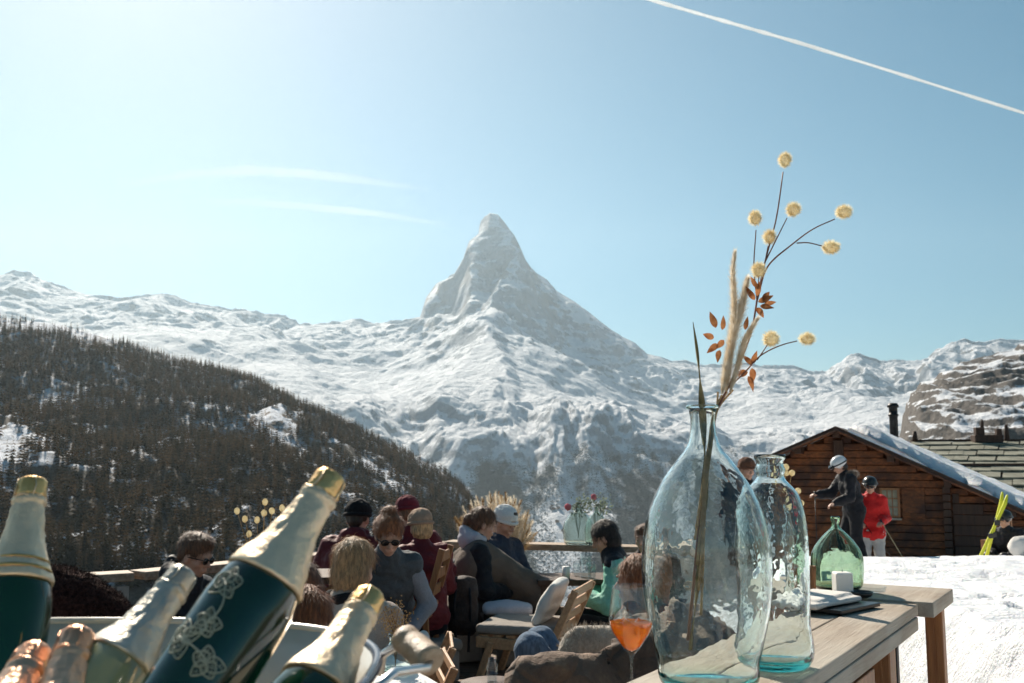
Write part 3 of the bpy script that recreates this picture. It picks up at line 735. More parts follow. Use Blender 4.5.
# --- small village chalets on the far valley side
M['chalet_wall'] = pmat('chalet_wall', (.14, .08, .05), (.25, .15, .10), .3, .8, 0)
M['roof_snow'] = pmat('roof_snow', (.74, .77, .82), (.82, .84, .86), .5, .7, 0)
rc = random.Random(4); proto = None
for k in range(16):
    px = 540 + rc.uniform(0, 75); py_ = 505 + rc.uniform(0, 30)
    best = None
    for Yc in np.linspace(3650, 4800, 60):
        X_ = (px - 512) / F * Yc; z_ = float(hz(np.array([X_]), np.array([Yc]), mX, mY, mZ)[0]); e = abs(462 - (z_ - CAMZ) / Yc * 993 - py_)
        if best is None or e < best[0]: best = (e, X_, Yc, z_)
    if proto is None:
        proto = thing('valley_chalet', 'tiny timber chalet in the snowy valley clearing', 'chalet', group='tiny chalets in the far valley clearing')
        b = MB(); b.box((0, 0, 4), (14, 11, 10)); b.build('wall', M['chalet_wall'], proto)
        b = MB()
        b.add([(-8.2, -7, 8.2), (-8.2, 7, 8.2), (0, 7, 13), (0, -7, 13), (8.2, 7, 8.2), (8.2, -7, 8.2), (-8.2, -7, 9.2), (-8.2, 7, 9.2), (0, 7, 14), (0, -7, 14), (8.2, 7, 9.2), (8.2, -7, 9.2)],
              [(0, 1, 2, 3), (3, 2, 4, 5), (6, 9, 8, 7), (9, 11, 10, 8), (0, 3, 9, 6), (3, 5, 11, 9), (1, 7, 8, 2), (2, 8, 10, 4), (0, 6, 7, 1), (4, 10, 11, 5)]); b.build('roof', M['roof_snow'], proto)
        o = proto
    else: o = copy_tree(proto)
    o.location = (best[1], best[2], best[3]); o.rotation_euler = (0, 0, rc.uniform(-.6, .6))

# --- contrails, high above the haze
def contrail(pts, w_, alpha, label, soft):
    q = NM('contrail_ice'); a = q.noise(.0012, detail=6, stretch=(1, 1, 1)); g = q.n('ShaderNodeLayerWeight'); g.inputs[0].default_value = .5
    face = q.math('SUBTRACT', 1.0, g.outputs['Facing'])
    al = q.math('MULTIPLY', q.math('POWER', face, soft), q.math('MULTIPLY', q.ramp(a, [(.25, (.55, .55, .55)), (.6, (1, 1, 1))]), alpha), True)
    if alpha < .6:
        gx = q.n('ShaderNodeSeparateXYZ'); q.l(q.tc.outputs['Generated'], gx.inputs[0]); fd = q.math('MULTIPLY', q.math('MULTIPLY', gx.outputs['X'], 1.6, True), q.math('MULTIPLY', q.math('SUBTRACT', 1.0, gx.outputs['X']), 2.6, True)); al = q.math('MULTIPLY', al, fd)
    d = q.n('ShaderNodeBsdfDiffuse'); d.inputs[0].default_value = (.95, .95, .95, 1); t = q.n('ShaderNodeBsdfTranslucent'); t.inputs[0].default_value = (.95, .95, .95, 1)
    mx = q.n('ShaderNodeMixShader'); mx.inputs[0].default_value = .5; q.l(d.outputs[0], mx.inputs[1]); q.l(t.outputs[0], mx.inputs[2])
    tr = q.n('ShaderNodeBsdfTransparent'); m2 = q.n('ShaderNodeMixShader'); q.l(al, m2.inputs[0]); q.l(tr.outputs[0], m2.inputs[1]); q.l(mx.outputs[0], m2.inputs[2]); q.l(m2.outputs[0], q.out.inputs[0])
    P = []; n = 60; p = np.array(pts, float); ts = np.linspace(0, len(p) - 1, n)
    for t_ in ts:
        x = np.interp(t_, range(len(p)), p[:, 0]); y = np.interp(t_, range(len(p)), p[:, 1]); P.append(at(x, y, 26000))
    r_ = random.Random(len(P) + int(w_)); rad = [w_ * (1.25 - .5 * i / (n - 1)) * (.7 + .5 * math.sin(PI * min(1, max(0, i / (n - 1)))) ** .5) * r_.uniform(.72, 1.18) * (.15 if i in (0, n - 1) and alpha < .6 else 1) for i in range(n)]
    o = MB().tube(P, rad, 14).build('contrail', q.m, weld=False); tag(o, label, 'contrail', 'contrails in the sky')
    return o
contrail([(600, -12), (645, -2), (700, 14), (800, 43), (900, 74), (1024, 113), (1100, 137)], 46, 1.0, 'crisp white contrail crossing the upper right sky', .8)
contrail([(120, 184), (190, 174), (250, 170), (310, 174), (370, 181), (440, 191)], 150, .16, 'upper faint contrail left of the great mountain', 1.5)
contrail([(190, 200), (240, 202), (300, 206), (380, 214), (460, 227)], 120, .15, 'lower faint contrail left of the great mountain', 1.5)

# --- the air
q = NM('mountain_air'); pv = q.n('ShaderNodeVolumePrincipled'); pv.inputs['Color'].default_value = (.70, .88, 1, 1); pv.inputs['Density'].default_value = 3.2e-5
pv.inputs['Anisotropy'].default_value = .5; q.l(pv.outputs[0], q.out.inputs['Volume'])
b = MB(); b.box((0, 0, 800), (23200, 23200, 3700)); hzo = b.build('haze', q.m, weld=False); tag(hzo, kind='stuff')
# ------------------------------------------------------------------ snow terrace, deck, railing
TZ = 1.03                               # plank table top
def edge_x(y): return np.interp(y, [.5, 2, 3.2, 4.5, 6, 9, 12, 20, 34, 60], [.52, .72, 1.42, 1.9, 2.15, 2.45, 2.55, 4.9, 11.5, 25])
def snow_z(x, y):
    z = np.interp(y, [-2, 1.2, 2.7, 6, 10, 16.5, 24, 34, 60], [.72, .78, .80, .62, .36, -.12, -.9, -2.0, -6.5])
    z = z + fbm(x / 1.7, y / 1.7, 5) * .13 + fbm(x / .35, y / .35, 4) * .06 - .05 * smooth01(n2(x / .22, y / .3), .62, .8) * (n2(x / 1.1 + 4, y / 1.5) > .5)
    # a soft drift across the terrace in front of the hut
    z = z + .14 * np.exp(-((y - 12.5 - .2 * x) / 1.6) ** 2)
    # trodden furrows beside the table legs
    z = z - .10 * np.exp(-((x - 1.35 - (y - 2.6) * .62) / .16) ** 2) * (y < 4.2)
    z = z + .10 * np.exp(-((x - 1.05) / .30) ** 2 - ((y - 2.05) / .22) ** 2)
    for (cx, cy_, a_) in PRINTS:
        dx = (x - cx) * math.cos(a_) + (y - cy_) * math.sin(a_); dy = -(x - cx) * math.sin(a_) + (y - cy_) * math.cos(a_)
        g_ = (dx / .055) ** 2 + (dy / .14) ** 2; z = z - .055 * np.exp(-g_ ** 2) + .012 * np.exp(-(g_ - 2.2) ** 2)
    for o_ in (0, .34):          # a pair of ski tracks running towards the hut
        z = z - .022 * smooth01(10 - y, 0, 2) * np.exp(-((x - (2.0 + o_ + (y - 3) * .36 + .25 * np.sin(y * .5))) / .05) ** 2)
    return z
_pr = random.Random(21); PRINTS = []
for k_ in range(9):
    x0_, y0_, a0_ = _pr.uniform(1.6, 3.6), _pr.uniform(2.4, 5.5), _pr.uniform(-1.2, .4)
    for j_ in range(6): PRINTS.append((x0_ - math.sin(a0_) * j_ * .42 + (.09 if j_ % 2 else -.09), y0_ + math.cos(a0_) * j_ * .42, a0_))
def snow():
    ys = np.concatenate([np.arange(-1.5, 6, .03), np.geomspace(6.04, 60, 210)]); n = 330
    V = np.empty((len(ys), n, 3)); t = np.linspace(0, 1, n) ** 1.35
    for i, y in enumerate(ys):
        e = float(edge_x(y)); W = 3.2 + max(0, y) * .95
        x = e + t * W; d = x - e; z = snow_z(x, np.full(n, y)); side = smooth01(d, 0, .35 + .03 * y)
        base = -.35 if y < 10 else -.35 - (y - 10) * .25
        V[i, :, 0] = x; V[i, :, 1] = y; V[i, :, 2] = base * (1 - side) + z * side
    nr = len(ys); i = np.arange(nr - 1)[:, None] * n + np.arange(n - 1)[None, :]
    q = NM('snow'); g = q.noise(2.5, detail=10, rough=.62); g2 = q.noise(40, detail=6, rough=.6); vo = q.n('ShaderNodeTexVoronoi'); vo.inputs['Scale'].default_value = 5; vo.feature = 'SMOOTH_F1'
    q.l(q.tc.outputs['Object'], vo.inputs['Vector'])
    h = q.math('ADD', q.math('ADD', g, q.math('MULTIPLY', g2, .12)), q.math('MULTIPLY', vo.outputs['Distance'], .22))
    q.bsdf(q.ramp(g, [(.3, (.76, .78, .82)), (.6, (.86, .87, .89))]), .6, 0, q.bump(h, 1.0, .12), **{'Subsurface Weight': .25, 'Subsurface Radius': (.03, .05, .08)})
    M['snow'] = q.m
    me = mesh_np('snow_terrace', V.reshape(-1, 3), np.stack([i, i + 1, i + n + 1, i + n], -1).reshape(-1, 4), [q.m]); tag(link('snow_terrace', me), kind='structure')
snow()

def deck():
    b = MB(); ang = R(-24); d = Vector((math.cos(ang), math.sin(ang), 0)); nrm = Vector((-d.y, d.x, 0)); r_ = random.Random(2); wd = .135
    k0 = -80
    for k in range(k0, 90):
        c = Vector((-1.5, 5.5, 0)) + nrm * k * (wd + .009)
        # clip board to the deck rectangle x -6.5..1.6, y .6..10.2
        lo_, hi_ = -20, 20
        for (p, q_, a_, b_) in ((c.x, d.x, -7.0, 1.6), (c.y, d.y, .6, 9.9)):
            t0, t1 = (a_ - p) / q_, (b_ - p) / q_; lo_ = max(lo_, min(t0, t1)); hi_ = min(hi_, max(t0, t1))
        if hi_ - lo_ < .15: continue
        t = lo_
        while t < hi_ - .05:
            L = min(r_.uniform(2.2, 4.2), hi_ - t); z = r_.uniform(-.003, .003)
            b.beam(c + d * t + Vector((0, 0, z - .02)), c + d * (t + L - .006) + Vector((0, 0, z - .02)), wd, .04); t += L
    b.beam((-2.7, .8, -.1), (-2.7, 9.8, -.1), .12, .1)
    b.beam((-6.5, 5.5, -.11), (1.5, 5.5, -.11), .12, .1); b.beam((-6.5, 9.7, -.11), (1.5, 9.7, -.11), .12, .1)
    for x in (-6.4, -2.7, 1.3):
        for y in (1.2, 5.5, 9.6): b.beam((x, y, -2.4 if y > 3 else -1.6), (x, y, -.14), .16, .16)
    M['deck'] = wood('deck_boards', (.085, .055, .038), (.23, .165, .12), 0, 2.2, .75)
    tag(b.build('timber_deck', M['deck'], bevel=0), kind='structure')
deck()
RL = [(-6.4, 4.55), (-2.55, 6.9), (-.62, 9.5), (1.55, 8.75)]
def railing(a, b_, label, ztop=.74, wide=.20):
    a = Vector((*a, 0)); b_ = Vector((*b_, 0)); t = thing('railing', label, 'railing', a); L = (b_ - a); n = max(2, round(L.length / 1.3)) ; d = L.normalized()
    b = MB(); b.beam(d * .02 + Vector((0, 0, ztop)), L - d * .02 + Vector((0, 0, ztop)), wide, .055); b.build('top_rail', M['rail_wood'], t, bevel=.008)
    for k in range(n):
        p = L * ((k + .5) / n); b = MB(); b.beam(p, p + Vector((0, 0, ztop - .03)), .09, .09); b.build('post', M['rail_wood'], t, bevel=.006)
    for z in (.16, .44):
        b = MB(); b.beam(d * .05 + Vector((0, 0, z)), L - d * .05 + Vector((0, 0, z)), .03, .12 if z < .3 else .07); b.build('lower_rail', M['rail_wood'], t, bevel=.004)
    return t
r1 = railing(RL[0], RL[1], 'weathered timber railing behind the man in sunglasses')
r1_dir = (Vector((*RL[1], 0)) - Vector((*RL[0], 0)))
b = MB(); nrm = Vector((-r1_dir.y, r1_dir.x, 0)).normalized()
for z in (.30, .56): b.beam(nrm * -.055 + r1_dir * .01 + Vector((0, 0, z)), nrm * -.055 + r1_dir * .99 + Vector((0, 0, z)), .022, .235)
M['grey_board'] = wood('grey_board', (.30, .27, .24), (.46, .42, .37), 0, 2.5, .75)
b.build('boarding', M['grey_board'], r1, bevel=.004)
railing(RL[1], RL[2], 'timber railing behind the maroon jackets')
railing(RL[2], RL[3], 'timber railing carrying the two mint green demijohns', .745, .24)

# ------------------------------------------------------------------ the log hut
def hut():
    a = R(24); rd = Vector((math.sin(a), math.cos(a), 0)); fd = Vector((math.cos(a), -math.sin(a), 0))     # ridge direction, facade direction (to the right)
    A = at(838, 431, 24.5); zb = -1.9; t = thing('log_hut', 'dark log hut with snow covered roof behind the skiers', 'hut', (A.x, A.y, zb)); H = A.z - zb
    P = lambda u, v, z: rd * v + fd * u + Vector((0, 0, z))        # local: u along facade, v depth, z from base
    sl, srr = .43, .485; uL, uR = -1.62, 5.6; Ld = 6.5
    roofz = lambda u: H - .12 + (sl * u if u < 0 else -srr * u)
    # walls: courses of squared logs, each a little uneven
    r_ = random.Random(9); b = MB(); z = 0; hh = .175
    while z < H - .12:
        uu0 = max(uL, -(H + .02 - z - hh) / sl); uu1 = min(uR, (H + .02 - z - hh) / srr)
        dz = .03 * r_.random()
        if uu1 - uu0 > .3:
            o_ = r_.uniform(-.012, .012); cuts = [uu0, uu1]
            if r_.random() < .6: cuts.insert(1, r_.uniform(uu0 + .1, uu1 - .1))
            for c0, c1 in zip(cuts, cuts[1:]):
                b.beam(P(c0, o_ + .07, z + hh / 2), P(c1 - .01, o_ + .07, z + hh / 2), .14, hh - .014)
        z += hh
    g0 = [P(uL + .05, .15, .05), P(uR - .05, .15, .05), P(uR - .05, .15, roofz(uR) + .08), P(0, .15, H + .0), P(uL + .05, .15, roofz(uL) + .08)]; g1 = [p + rd * .03 for p in g0]; b.add(g0 + g1, [(0, 1, 2, 3, 4), (9, 8, 7, 6, 5)] + [(i, (i + 1) % 5, (i + 1) % 5 + 5, i + 5) for i in range(5)])
    wl = b.build('wall', M['log_wood'], t, bevel=.012)
    b = MB(); b.beam(P(uL + .08, .2, (roofz(uL)) / 2), P(uL + .08, Ld, (roofz(uL)) / 2), .14, roofz(uL) - .1); b.build('side_wall', M['log_wood'], t)
    # crossing log ends where the inner wall meets the face
    b = MB(); z = .05
    while z < roofz(2.36) - .2: b.box(P(2.36, -.07, z + .08), (.17, .2, .15), Matrix.Rotation(-a, 3, 'Z')); z += .175
    b.build('log_ends', M['dark_wood'], t, bevel=.01)
    b = MB(); z = .05
    while z < roofz(uL) - .1: b.box(P(uL + .1, -.05, z + .08), (.15, .16, .15), Matrix.Rotation(-a, 3, 'Z')); z += .175
    b.build('log_ends', M['dark_wood'], t, bevel=.01)
    # the darker plank wing right of the crossing
    b = MB(); z = .04; hh = .24
    while z < roofz(2.6) - .1:
        u1 = min(uR, (H - .2 - z - hh) / srr)
        if u1 > 2.6: b.beam(P(2.48, -.035, z + hh / 2), P(u1, -.035, z + hh / 2), .05, hh - .012)
        z += hh
    b.build('wing_planks', M['dark_wood'], t, bevel=.006)
    # roof: boards, purlins, barge boards, snow
    e0, e1 = -1.9, 6.6; ov = -.55; R0 = MB()
    for (ua, ub) in ((e0, 0), (0, e1)):
        za, zb_ = roofz(ua) + .13, roofz(ub) + .13
        q0 = [P(ua, ov, za), P(ub, ov, zb_), P(ub, Ld, zb_), P(ua, Ld, za)]; up = Vector((0, 0, .09))
        R0.add(q0 + [p + up for p in q0], [(0, 1, 2, 3), (7, 6, 5, 4), (0, 4, 5, 1), (1, 5, 6, 2), (2, 6, 7, 3), (3, 7, 4, 0)])
    rf = R0.build('roof', M['dark_wood'], t, weld=False)
    for (ua, ub) in ((e0 - .03, .02), (.02, e1 + .02)):
        b = MB(); b.beam(P(ua, ov - .03, roofz(ua) + .115), P(ub, ov - .03, roofz(ub) + .115), .05, .17, up=rd); 
        b.build('barge_board', M['log_wood'], rf, bevel=.008)
    for u in (e0 + .35, -.9, 0, 1.2, 2.4, 3.7, 4.9):
        b = MB(); b.beam(P(u, ov + .05, roofz(u) + .04), P(u, .1, roofz(u) + .04), .16, .17); b.build('purlin', M['dark_wood'], rf, bevel=.01)
    # king post under the ridge
    b = MB(); b.beam(P(0.0, -.05, H - .75), P(0.0, -.05, H - .22), .22, .12, up=rd); b.build('king_post', M['dark_wood'], t, bevel=.01)
    # snow on the right slope, uneven lower edge
    nu, nv = 90, 34; V = []
    for i in range(nu):
        for j in range(nv):
            u = .28 + (e1 + .02 - .28) * i / (nu - 1); v = ov + .02 + (Ld - ov - .1) * j / (nv - 1)
            V.append((u, v))
    V = np.array(V); n_ = fbm(V[:, 0] * 1.1, V[:, 1] * 1.1, 4); e = np.minimum(np.minimum(V[:, 0] - .28, e1 + .02 - V[:, 0]) * 3, (V[:, 1] - ov) * 4.)
    e = np.clip(e + n_ * .5, 0, 1); th = .34 * np.sqrt(e) + n_ * .24 * e
    bare = np.clip(1 - np.exp(-((V[:, 0] - 4.3) / .16) ** 2 - ((V[:, 1] + .35) / .22) ** 2) * 1.6, 0, 1); th = th * bare
    zz_ = np.array([roofz(u) for u in V[:, 0]]) + .212 + th
    pts = [P(u, v, z) for (u, v), z in zip(V, zz_)]; bot = [P(u, v, roofz(u) + .205) for (u, v) in V]
    i = (np.arange(nu - 1)[:, None] * nv + np.arange(nv - 1)[None, :]); top = np.stack([i, i + nv, i + nv + 1, i + 1], -1).reshape(-1, 4); N_ = nu * nv
    Fq = [top, top[:, ::-1] + N_]
    for ring in (np.arange(nv), N_ - nv + np.arange(nv), np.arange(nu) * nv, np.arange(nu) * nv + nv - 1): Fq.append(np.stack([ring[:-1], ring[1:], ring[1:] + N_, ring[:-1] + N_], 1))
    link('roof_snow', mesh_np('roof_snow', pts + bot, np.concatenate(Fq), [M['snow']]), rf)
    # window with frame, mullions, pane, sill, shutter
    wu, wz = 1.12, .0
    zc = 1.5 - zb - (502 - 462) / 1000 * 24; 
    f = MB()
    for (u0, u1, z0, z1) in ((-.22, .22, .30, .35), (-.22, .22, -.35, -.30), (-.22, -.17, -.30, .30), (.17, .22, -.30, .30)):
        f.box(P(wu + (u0 + u1) / 2, -.02, zc + (z0 + z1) / 2), (u1 - u0, .09, z1 - z0), Matrix.Rotation(-a, 3, 'Z'))
    for u in (-.055, .055): f.box(P(wu + u, -.025, zc), (.02, .05, .60), Matrix.Rotation(-a, 3, 'Z'))
    for z in (-.10, .10): f.box(P(wu, -.022, zc + z), (.34, .05, .022), Matrix.Rotation(-a, 3, 'Z'))
    fr = f.build('window', M['orange_wood'], t, bevel=.004)
    b = MB(); b.box(P(wu, -.012, zc), (.345, .012, .605), Matrix.Rotation(-a, 3, 'Z')); q = NM('old_pane'); q.bsdf(q.ramp(q.noise(3), [(.35, (.14, .14, .09)), (.65, (.36, .35, .25))]), .12, 0, None); b.build('pane', q.m, fr)
    b = MB(); b.box(P(wu, -.10, zc - .375), (.5, .14, .045), Matrix.Rotation(-a, 3, 'Z')); b.build('sill', M['weathered'], fr, bevel=.005)
    b = MB(); b.box(P(wu + .52, -.03, zc), (.50, .04, .72), Matrix.Rotation(-a, 3, 'Z'))
    for z in (-.27, .27): b.box(P(wu + .52, -.06, zc + z), (.50, .025, .07), Matrix.Rotation(-a, 3, 'Z'))
    b.build('shutter', M['log_wood'], t, bevel=.005)
    b = MB(); b.box(P(-.05, -.03, .95), (.95, .05, 1.9), Matrix.Rotation(-a, 3, 'Z'))
    for k in range(4): b.box(P(-.38 + k * .23, -.058, .95), (.215, .012, 1.84), Matrix.Rotation(-a, 3, 'Z'))
    b.build('door', M['log_wood'], t, bevel=.004)
    # chimney
    cpt = at(894, 430, 27.0) - t.location; b = MB(); b.lathe([(.11, -1.2), (.11, .36), (.135, .38), (.135, .42), (.11, .43), (.11, .60), (.15, .61), (.15, .66), (.10, .72)], 16, c=cpt); b.build('chimney', M['black_metal'], rf)
    return t
hut()
# slate roofs further back
def slate_house(label, pts, ridge_pts, Yd, z0, th):
    pass
q = NM('stone_slabs'); f = q.noise(1.6, detail=5); q.bsdf(q.ramp(f, [(.3, (.13, .125, .09)), (.7, (.30, .29, .22))]), .8, 0, q.bump(q.noise(12), .6, .02)); M['slate'] = q.m
def slab_roof(name, label, eaveL, eaveR, ridgeL, ridgeR, rows, snowy):
    """a roof of big diagonal stone slabs between an eave line and a ridge line, on a timber house body"""
    eL, eR, rL, rR = [Vector(p) for p in (eaveL, eaveR, ridgeL, ridgeR)]; loc = Vector((eL.x, eL.y, eL.z - 2.6)); t = thing(name, label, 'house', loc)
    r_ = random.Random(3); b = MB(); n = ((eR - eL).cross(rL - eL)).normalized(); n = n if n.z > 0 else -n
    def pt(s, u): return (eL.lerp(eR, s)).lerp(rL.lerp(rR, s), u) - loc
    cols = max(4, int((eR - eL).length / .62))
    for j in range(rows):
        for i in range(cols):
            s0, s1 = i / cols, (i + .985) / cols; u0 = j / rows; u1 = (j + 1.12) / rows; sk = .5 / cols * ((j % 2) + r_.uniform(-.15, .15))
            cl = lambda x: min(1, max(0, x)); lift = r_.uniform(.0, .03)
            p = [pt(cl(s0 + sk), u0) + n * (.10 + lift), pt(cl(s1 + sk), u0) + n * (.10 + lift), pt(cl(s1 + sk), min(1, u1)) + n * (.03 + lift), pt(cl(s0 + sk), min(1, u1)) + n * (.03 + lift)]
            d_ = -n * .055; b.add(p + [x + d_ for x in p], [(0, 1, 2, 3), (7, 6, 5, 4), (0, 4, 5, 1), (1, 5, 6, 2), (2, 6, 7, 3), (3, 7, 4, 0)])
    b.build('slab_roof', M['slate'], t, weld=False)
    # body under it and the far slope
    back = (rL - eL); back = Vector((back.x, back.y, 0)); g = -2.6
    b = MB(); A_, B_ = eL - loc, eR - loc; C_, D_ = rR - loc, rL - loc; A2, B2 = A_ + back * 2, B_ + back * 2
    dn = Vector((0, 0, -2.6)); low = lambda v: Vector((v.x, v.y, 0))
    b.add([A_ - n * .02, B_ - n * .02, C_ - n * .02, D_ - n * .02, A2, B2, low(A_), low(B_), low(B2), low(A2)], [(0, 1, 2, 3), (3, 2, 5, 4), (6, 7, 1, 0), (7, 8, 5, 2, 1), (9, 6, 0, 3, 4), (8, 9, 4, 5)])
    b.build('wall', M['dark_wood'], t, weld=False)
    b = MB(); b.beam(D_ + n * .06, C_ + n * .06, .3, .10); b.build('ridge_slabs', M['dark_wood'], t)
    return t, loc
t1, l1 = slab_roof('slate_roofed_house', 'slate roofed house just behind the snowy hut roof', at(915, 520, 27), at(1120, 530, 27.5), at(925, 467, 33), at(1120, 466, 34), 7, 0)
t2, l2 = slab_roof('slate_roofed_house', 'farther slate roofed house with roof ornaments on its ridge', at(900, 468, 41), at(1100, 470, 42), at(912, 442, 47), at(1100, 441, 48), 5, 0)
b = MB(); c = at(987, 441, 46.8) - l2; b.box(c + Vector((0, 0, .1)), (1.3, .5, .35)); b.box(c + Vector((-.35, 0, .42)), (.4, .3, .42)); b.tube([c + Vector((-.2, 0, .3)), c + Vector((-.18, 0, .98))], [.12, .06], 7); b.box(c + Vector((.55, 0, .42)), (.25, .25, .3)); b.tube([c + Vector((.95, 0, 0)), c + Vector((.93, 0, .75))], [.14, .08], 7)
b.build('ridge_ornament', M['dark_wood'], t2, bevel=.03)
b = MB(); c = at(915, 442, 46.9) - l2; b.tube([c, c + Vector((0, 0, .5))], [.15, .08], 7); b.build('finial', M['dark_wood'], t2)

# ------------------------------------------------------------------ plank tables
TD = Vector((.523, .852, 0)); TN = Vector((-.852, .523, 0))        # along and across (to the left)
E0 = onz(801, 683, TZ); E0.z = 0
def plank_table(name, label, s0, s1, w0, w1, top, th, planks, legs, fascia=.0):
    o = E0 + TD * s0; t = thing(name, label, 'table', (o.x, o.y, 0)); t.rotation_euler = (0, 0, math.atan2(TD.y, TD.x) - PI / 2)
    # local +y = along, +x = right, so across-left is -x
    L = s1 - s0; W = w1 - w0; pw = W / planks; r_ = random.Random(len(label))
    for k in range(planks):
        b = MB(); x0 = -(w0 + pw * k) ; 
        b.box((x0 - pw / 2, L / 2 + r_.uniform(-.006, .006), top - th / 2 - r_.uniform(0, .003)), (pw - .006, L, th)); b.build('plank', M['weathered'], t, bevel=.004)
    for (x, y, w_, mt_, h0) in legs:
        b = MB(); b.beam((x, y, h0), (x, y, top - th - .001), w_, w_); b.build('leg', M[mt_], t, bevel=.004)
    return t, L
t, L = plank_table('plank_table', 'weathered plank table under the big clear vase', -1.7, 1.405, 0, .33, TZ, .036, 2,
                   [(-.055, 2.72, .085, 'orange_wood', .55), (-.26, 2.72, .085, 'orange_wood', .50), (-.055, 2.15, .085, 'orange_wood', .55), (-.05, .3, .062, 'orange_wood', .6), (-.28, .3, .062, 'orange_wood', .6)])
b = MB(); b.box((-.012, L / 2 - .02, TZ - .036 - .023), (.028, L - .02, .044)); b.build('fascia', M['weathered'], t, bevel=.004)
b = MB(); b.box((-.05, 2.22, TZ - .16), (.04, .66, .09)); b.box((-.17, 1.2, TZ - .13), (.22, .05, .07)); b.build('stretcher', M['orange_wood'], t, bevel=.004)
b = MB(); b.box((-.165, L + .008, TZ - .045), (.30, .012, .05)); b.build('end_board', M['weathered'], t)
t, L = plank_table('plank_table', 'wider plank table carrying the green demijohn and candle', 1.43, 1.86, -.045, .62, TZ + .006, .05, 1,
                   [(-.01, .34, .06, 'orange_wood', .5), (-.10, .03, .035, 'black_metal', .5), (-.55, .33, .06, 'orange_wood', .3), (-.55, .05, .06, 'orange_wood', .3)])

# table carrying the champagne tub
t = thing('service_table', 'dark wooden table under the champagne tub', 'table', (-.54, .98, 0))
b = MB(); b.box((0, -.02, 1.005), (1.0, .78, .04)); b.build('tabletop', M['dark_wood'], t, bevel=.006)
for x in (-.46, .46):
    for y in (-.36, .26): b = MB(); b.beam((x, y, -.55), (x, y, .985), .06, .06); b.build('leg', M['dark_wood'], t)

# ------------------------------------------------------------------ boulder
s = SDF(.05); bl = Vector((.22, 3.0, 0))
def bp(px, py, Y): p = at(px, py, Y); return p
pts = [(543, 674, 2.9, .04), (556, 660, 2.93, .05), (570, 652, 2.96, .06), (585, 645, 3.0, .07), (600, 637, 3.03, .07), (616, 628, 3.06, .08), (635, 617, 3.1, .09), (655, 610, 3.15, .11), (680, 616, 3.2, .13), (710, 634, 3.3, .13)]
for px, py, Y, r_ in pts:
    p = bp(px, py, Y); p = p - Vector((0, 0, r_ * .9)); s.cap(p, (p.x + .06, p.y - .03, .3), r_, r_ + .09)
s.cap(bp(530, 700, 2.9), bp(530, 790, 2.9), .03, .09)
q = NM('boulder_rock'); f = q.noise(5, detail=10, rough=.65); f2 = q.noise(1.8, detail=5); f3 = q.noise(28, detail=8)
col = q.ramp(f, [(.3, (.055, .04, .032)), (.55, (.17, .11, .075)), (.75, (.36, .25, .16))]); col = q.mix(q.ramp(f2, [(.5, (0, 0, 0)), (.6, (1, 1, 1))]), col, (.15, .062, .04))
g = q.n('ShaderNodeNewGeometry'); sx = q.n('ShaderNodeSeparateXYZ'); q.l(g.outputs['Normal'], sx.inputs[0])
vo = q.n('ShaderNodeTexVoronoi'); vo.feature = 'DISTANCE_TO_EDGE'; vo.inputs['Scale'].default_value = 6; q.l(q.tc.outputs['Object'], vo.inputs['Vector'])
q.bsdf(col, .85, 0, q.bump(q.math('ADD', q.math('ADD', f, q.math('MULTIPLY', f3, .4)), q.math('MULTIPLY', q.math('MINIMUM', vo.outputs['Distance'], .08), 4)), 1.0, .03)); M['boulder'] = q.m
o = sdf_obj('boulder', s, M['boulder'], None, .018, 0, [(.05, 3.0), (.045, 7), (.02, 18), (.01, 45)], 0); tag(o, 'rough brown boulder behind the wine glass', 'boulder')
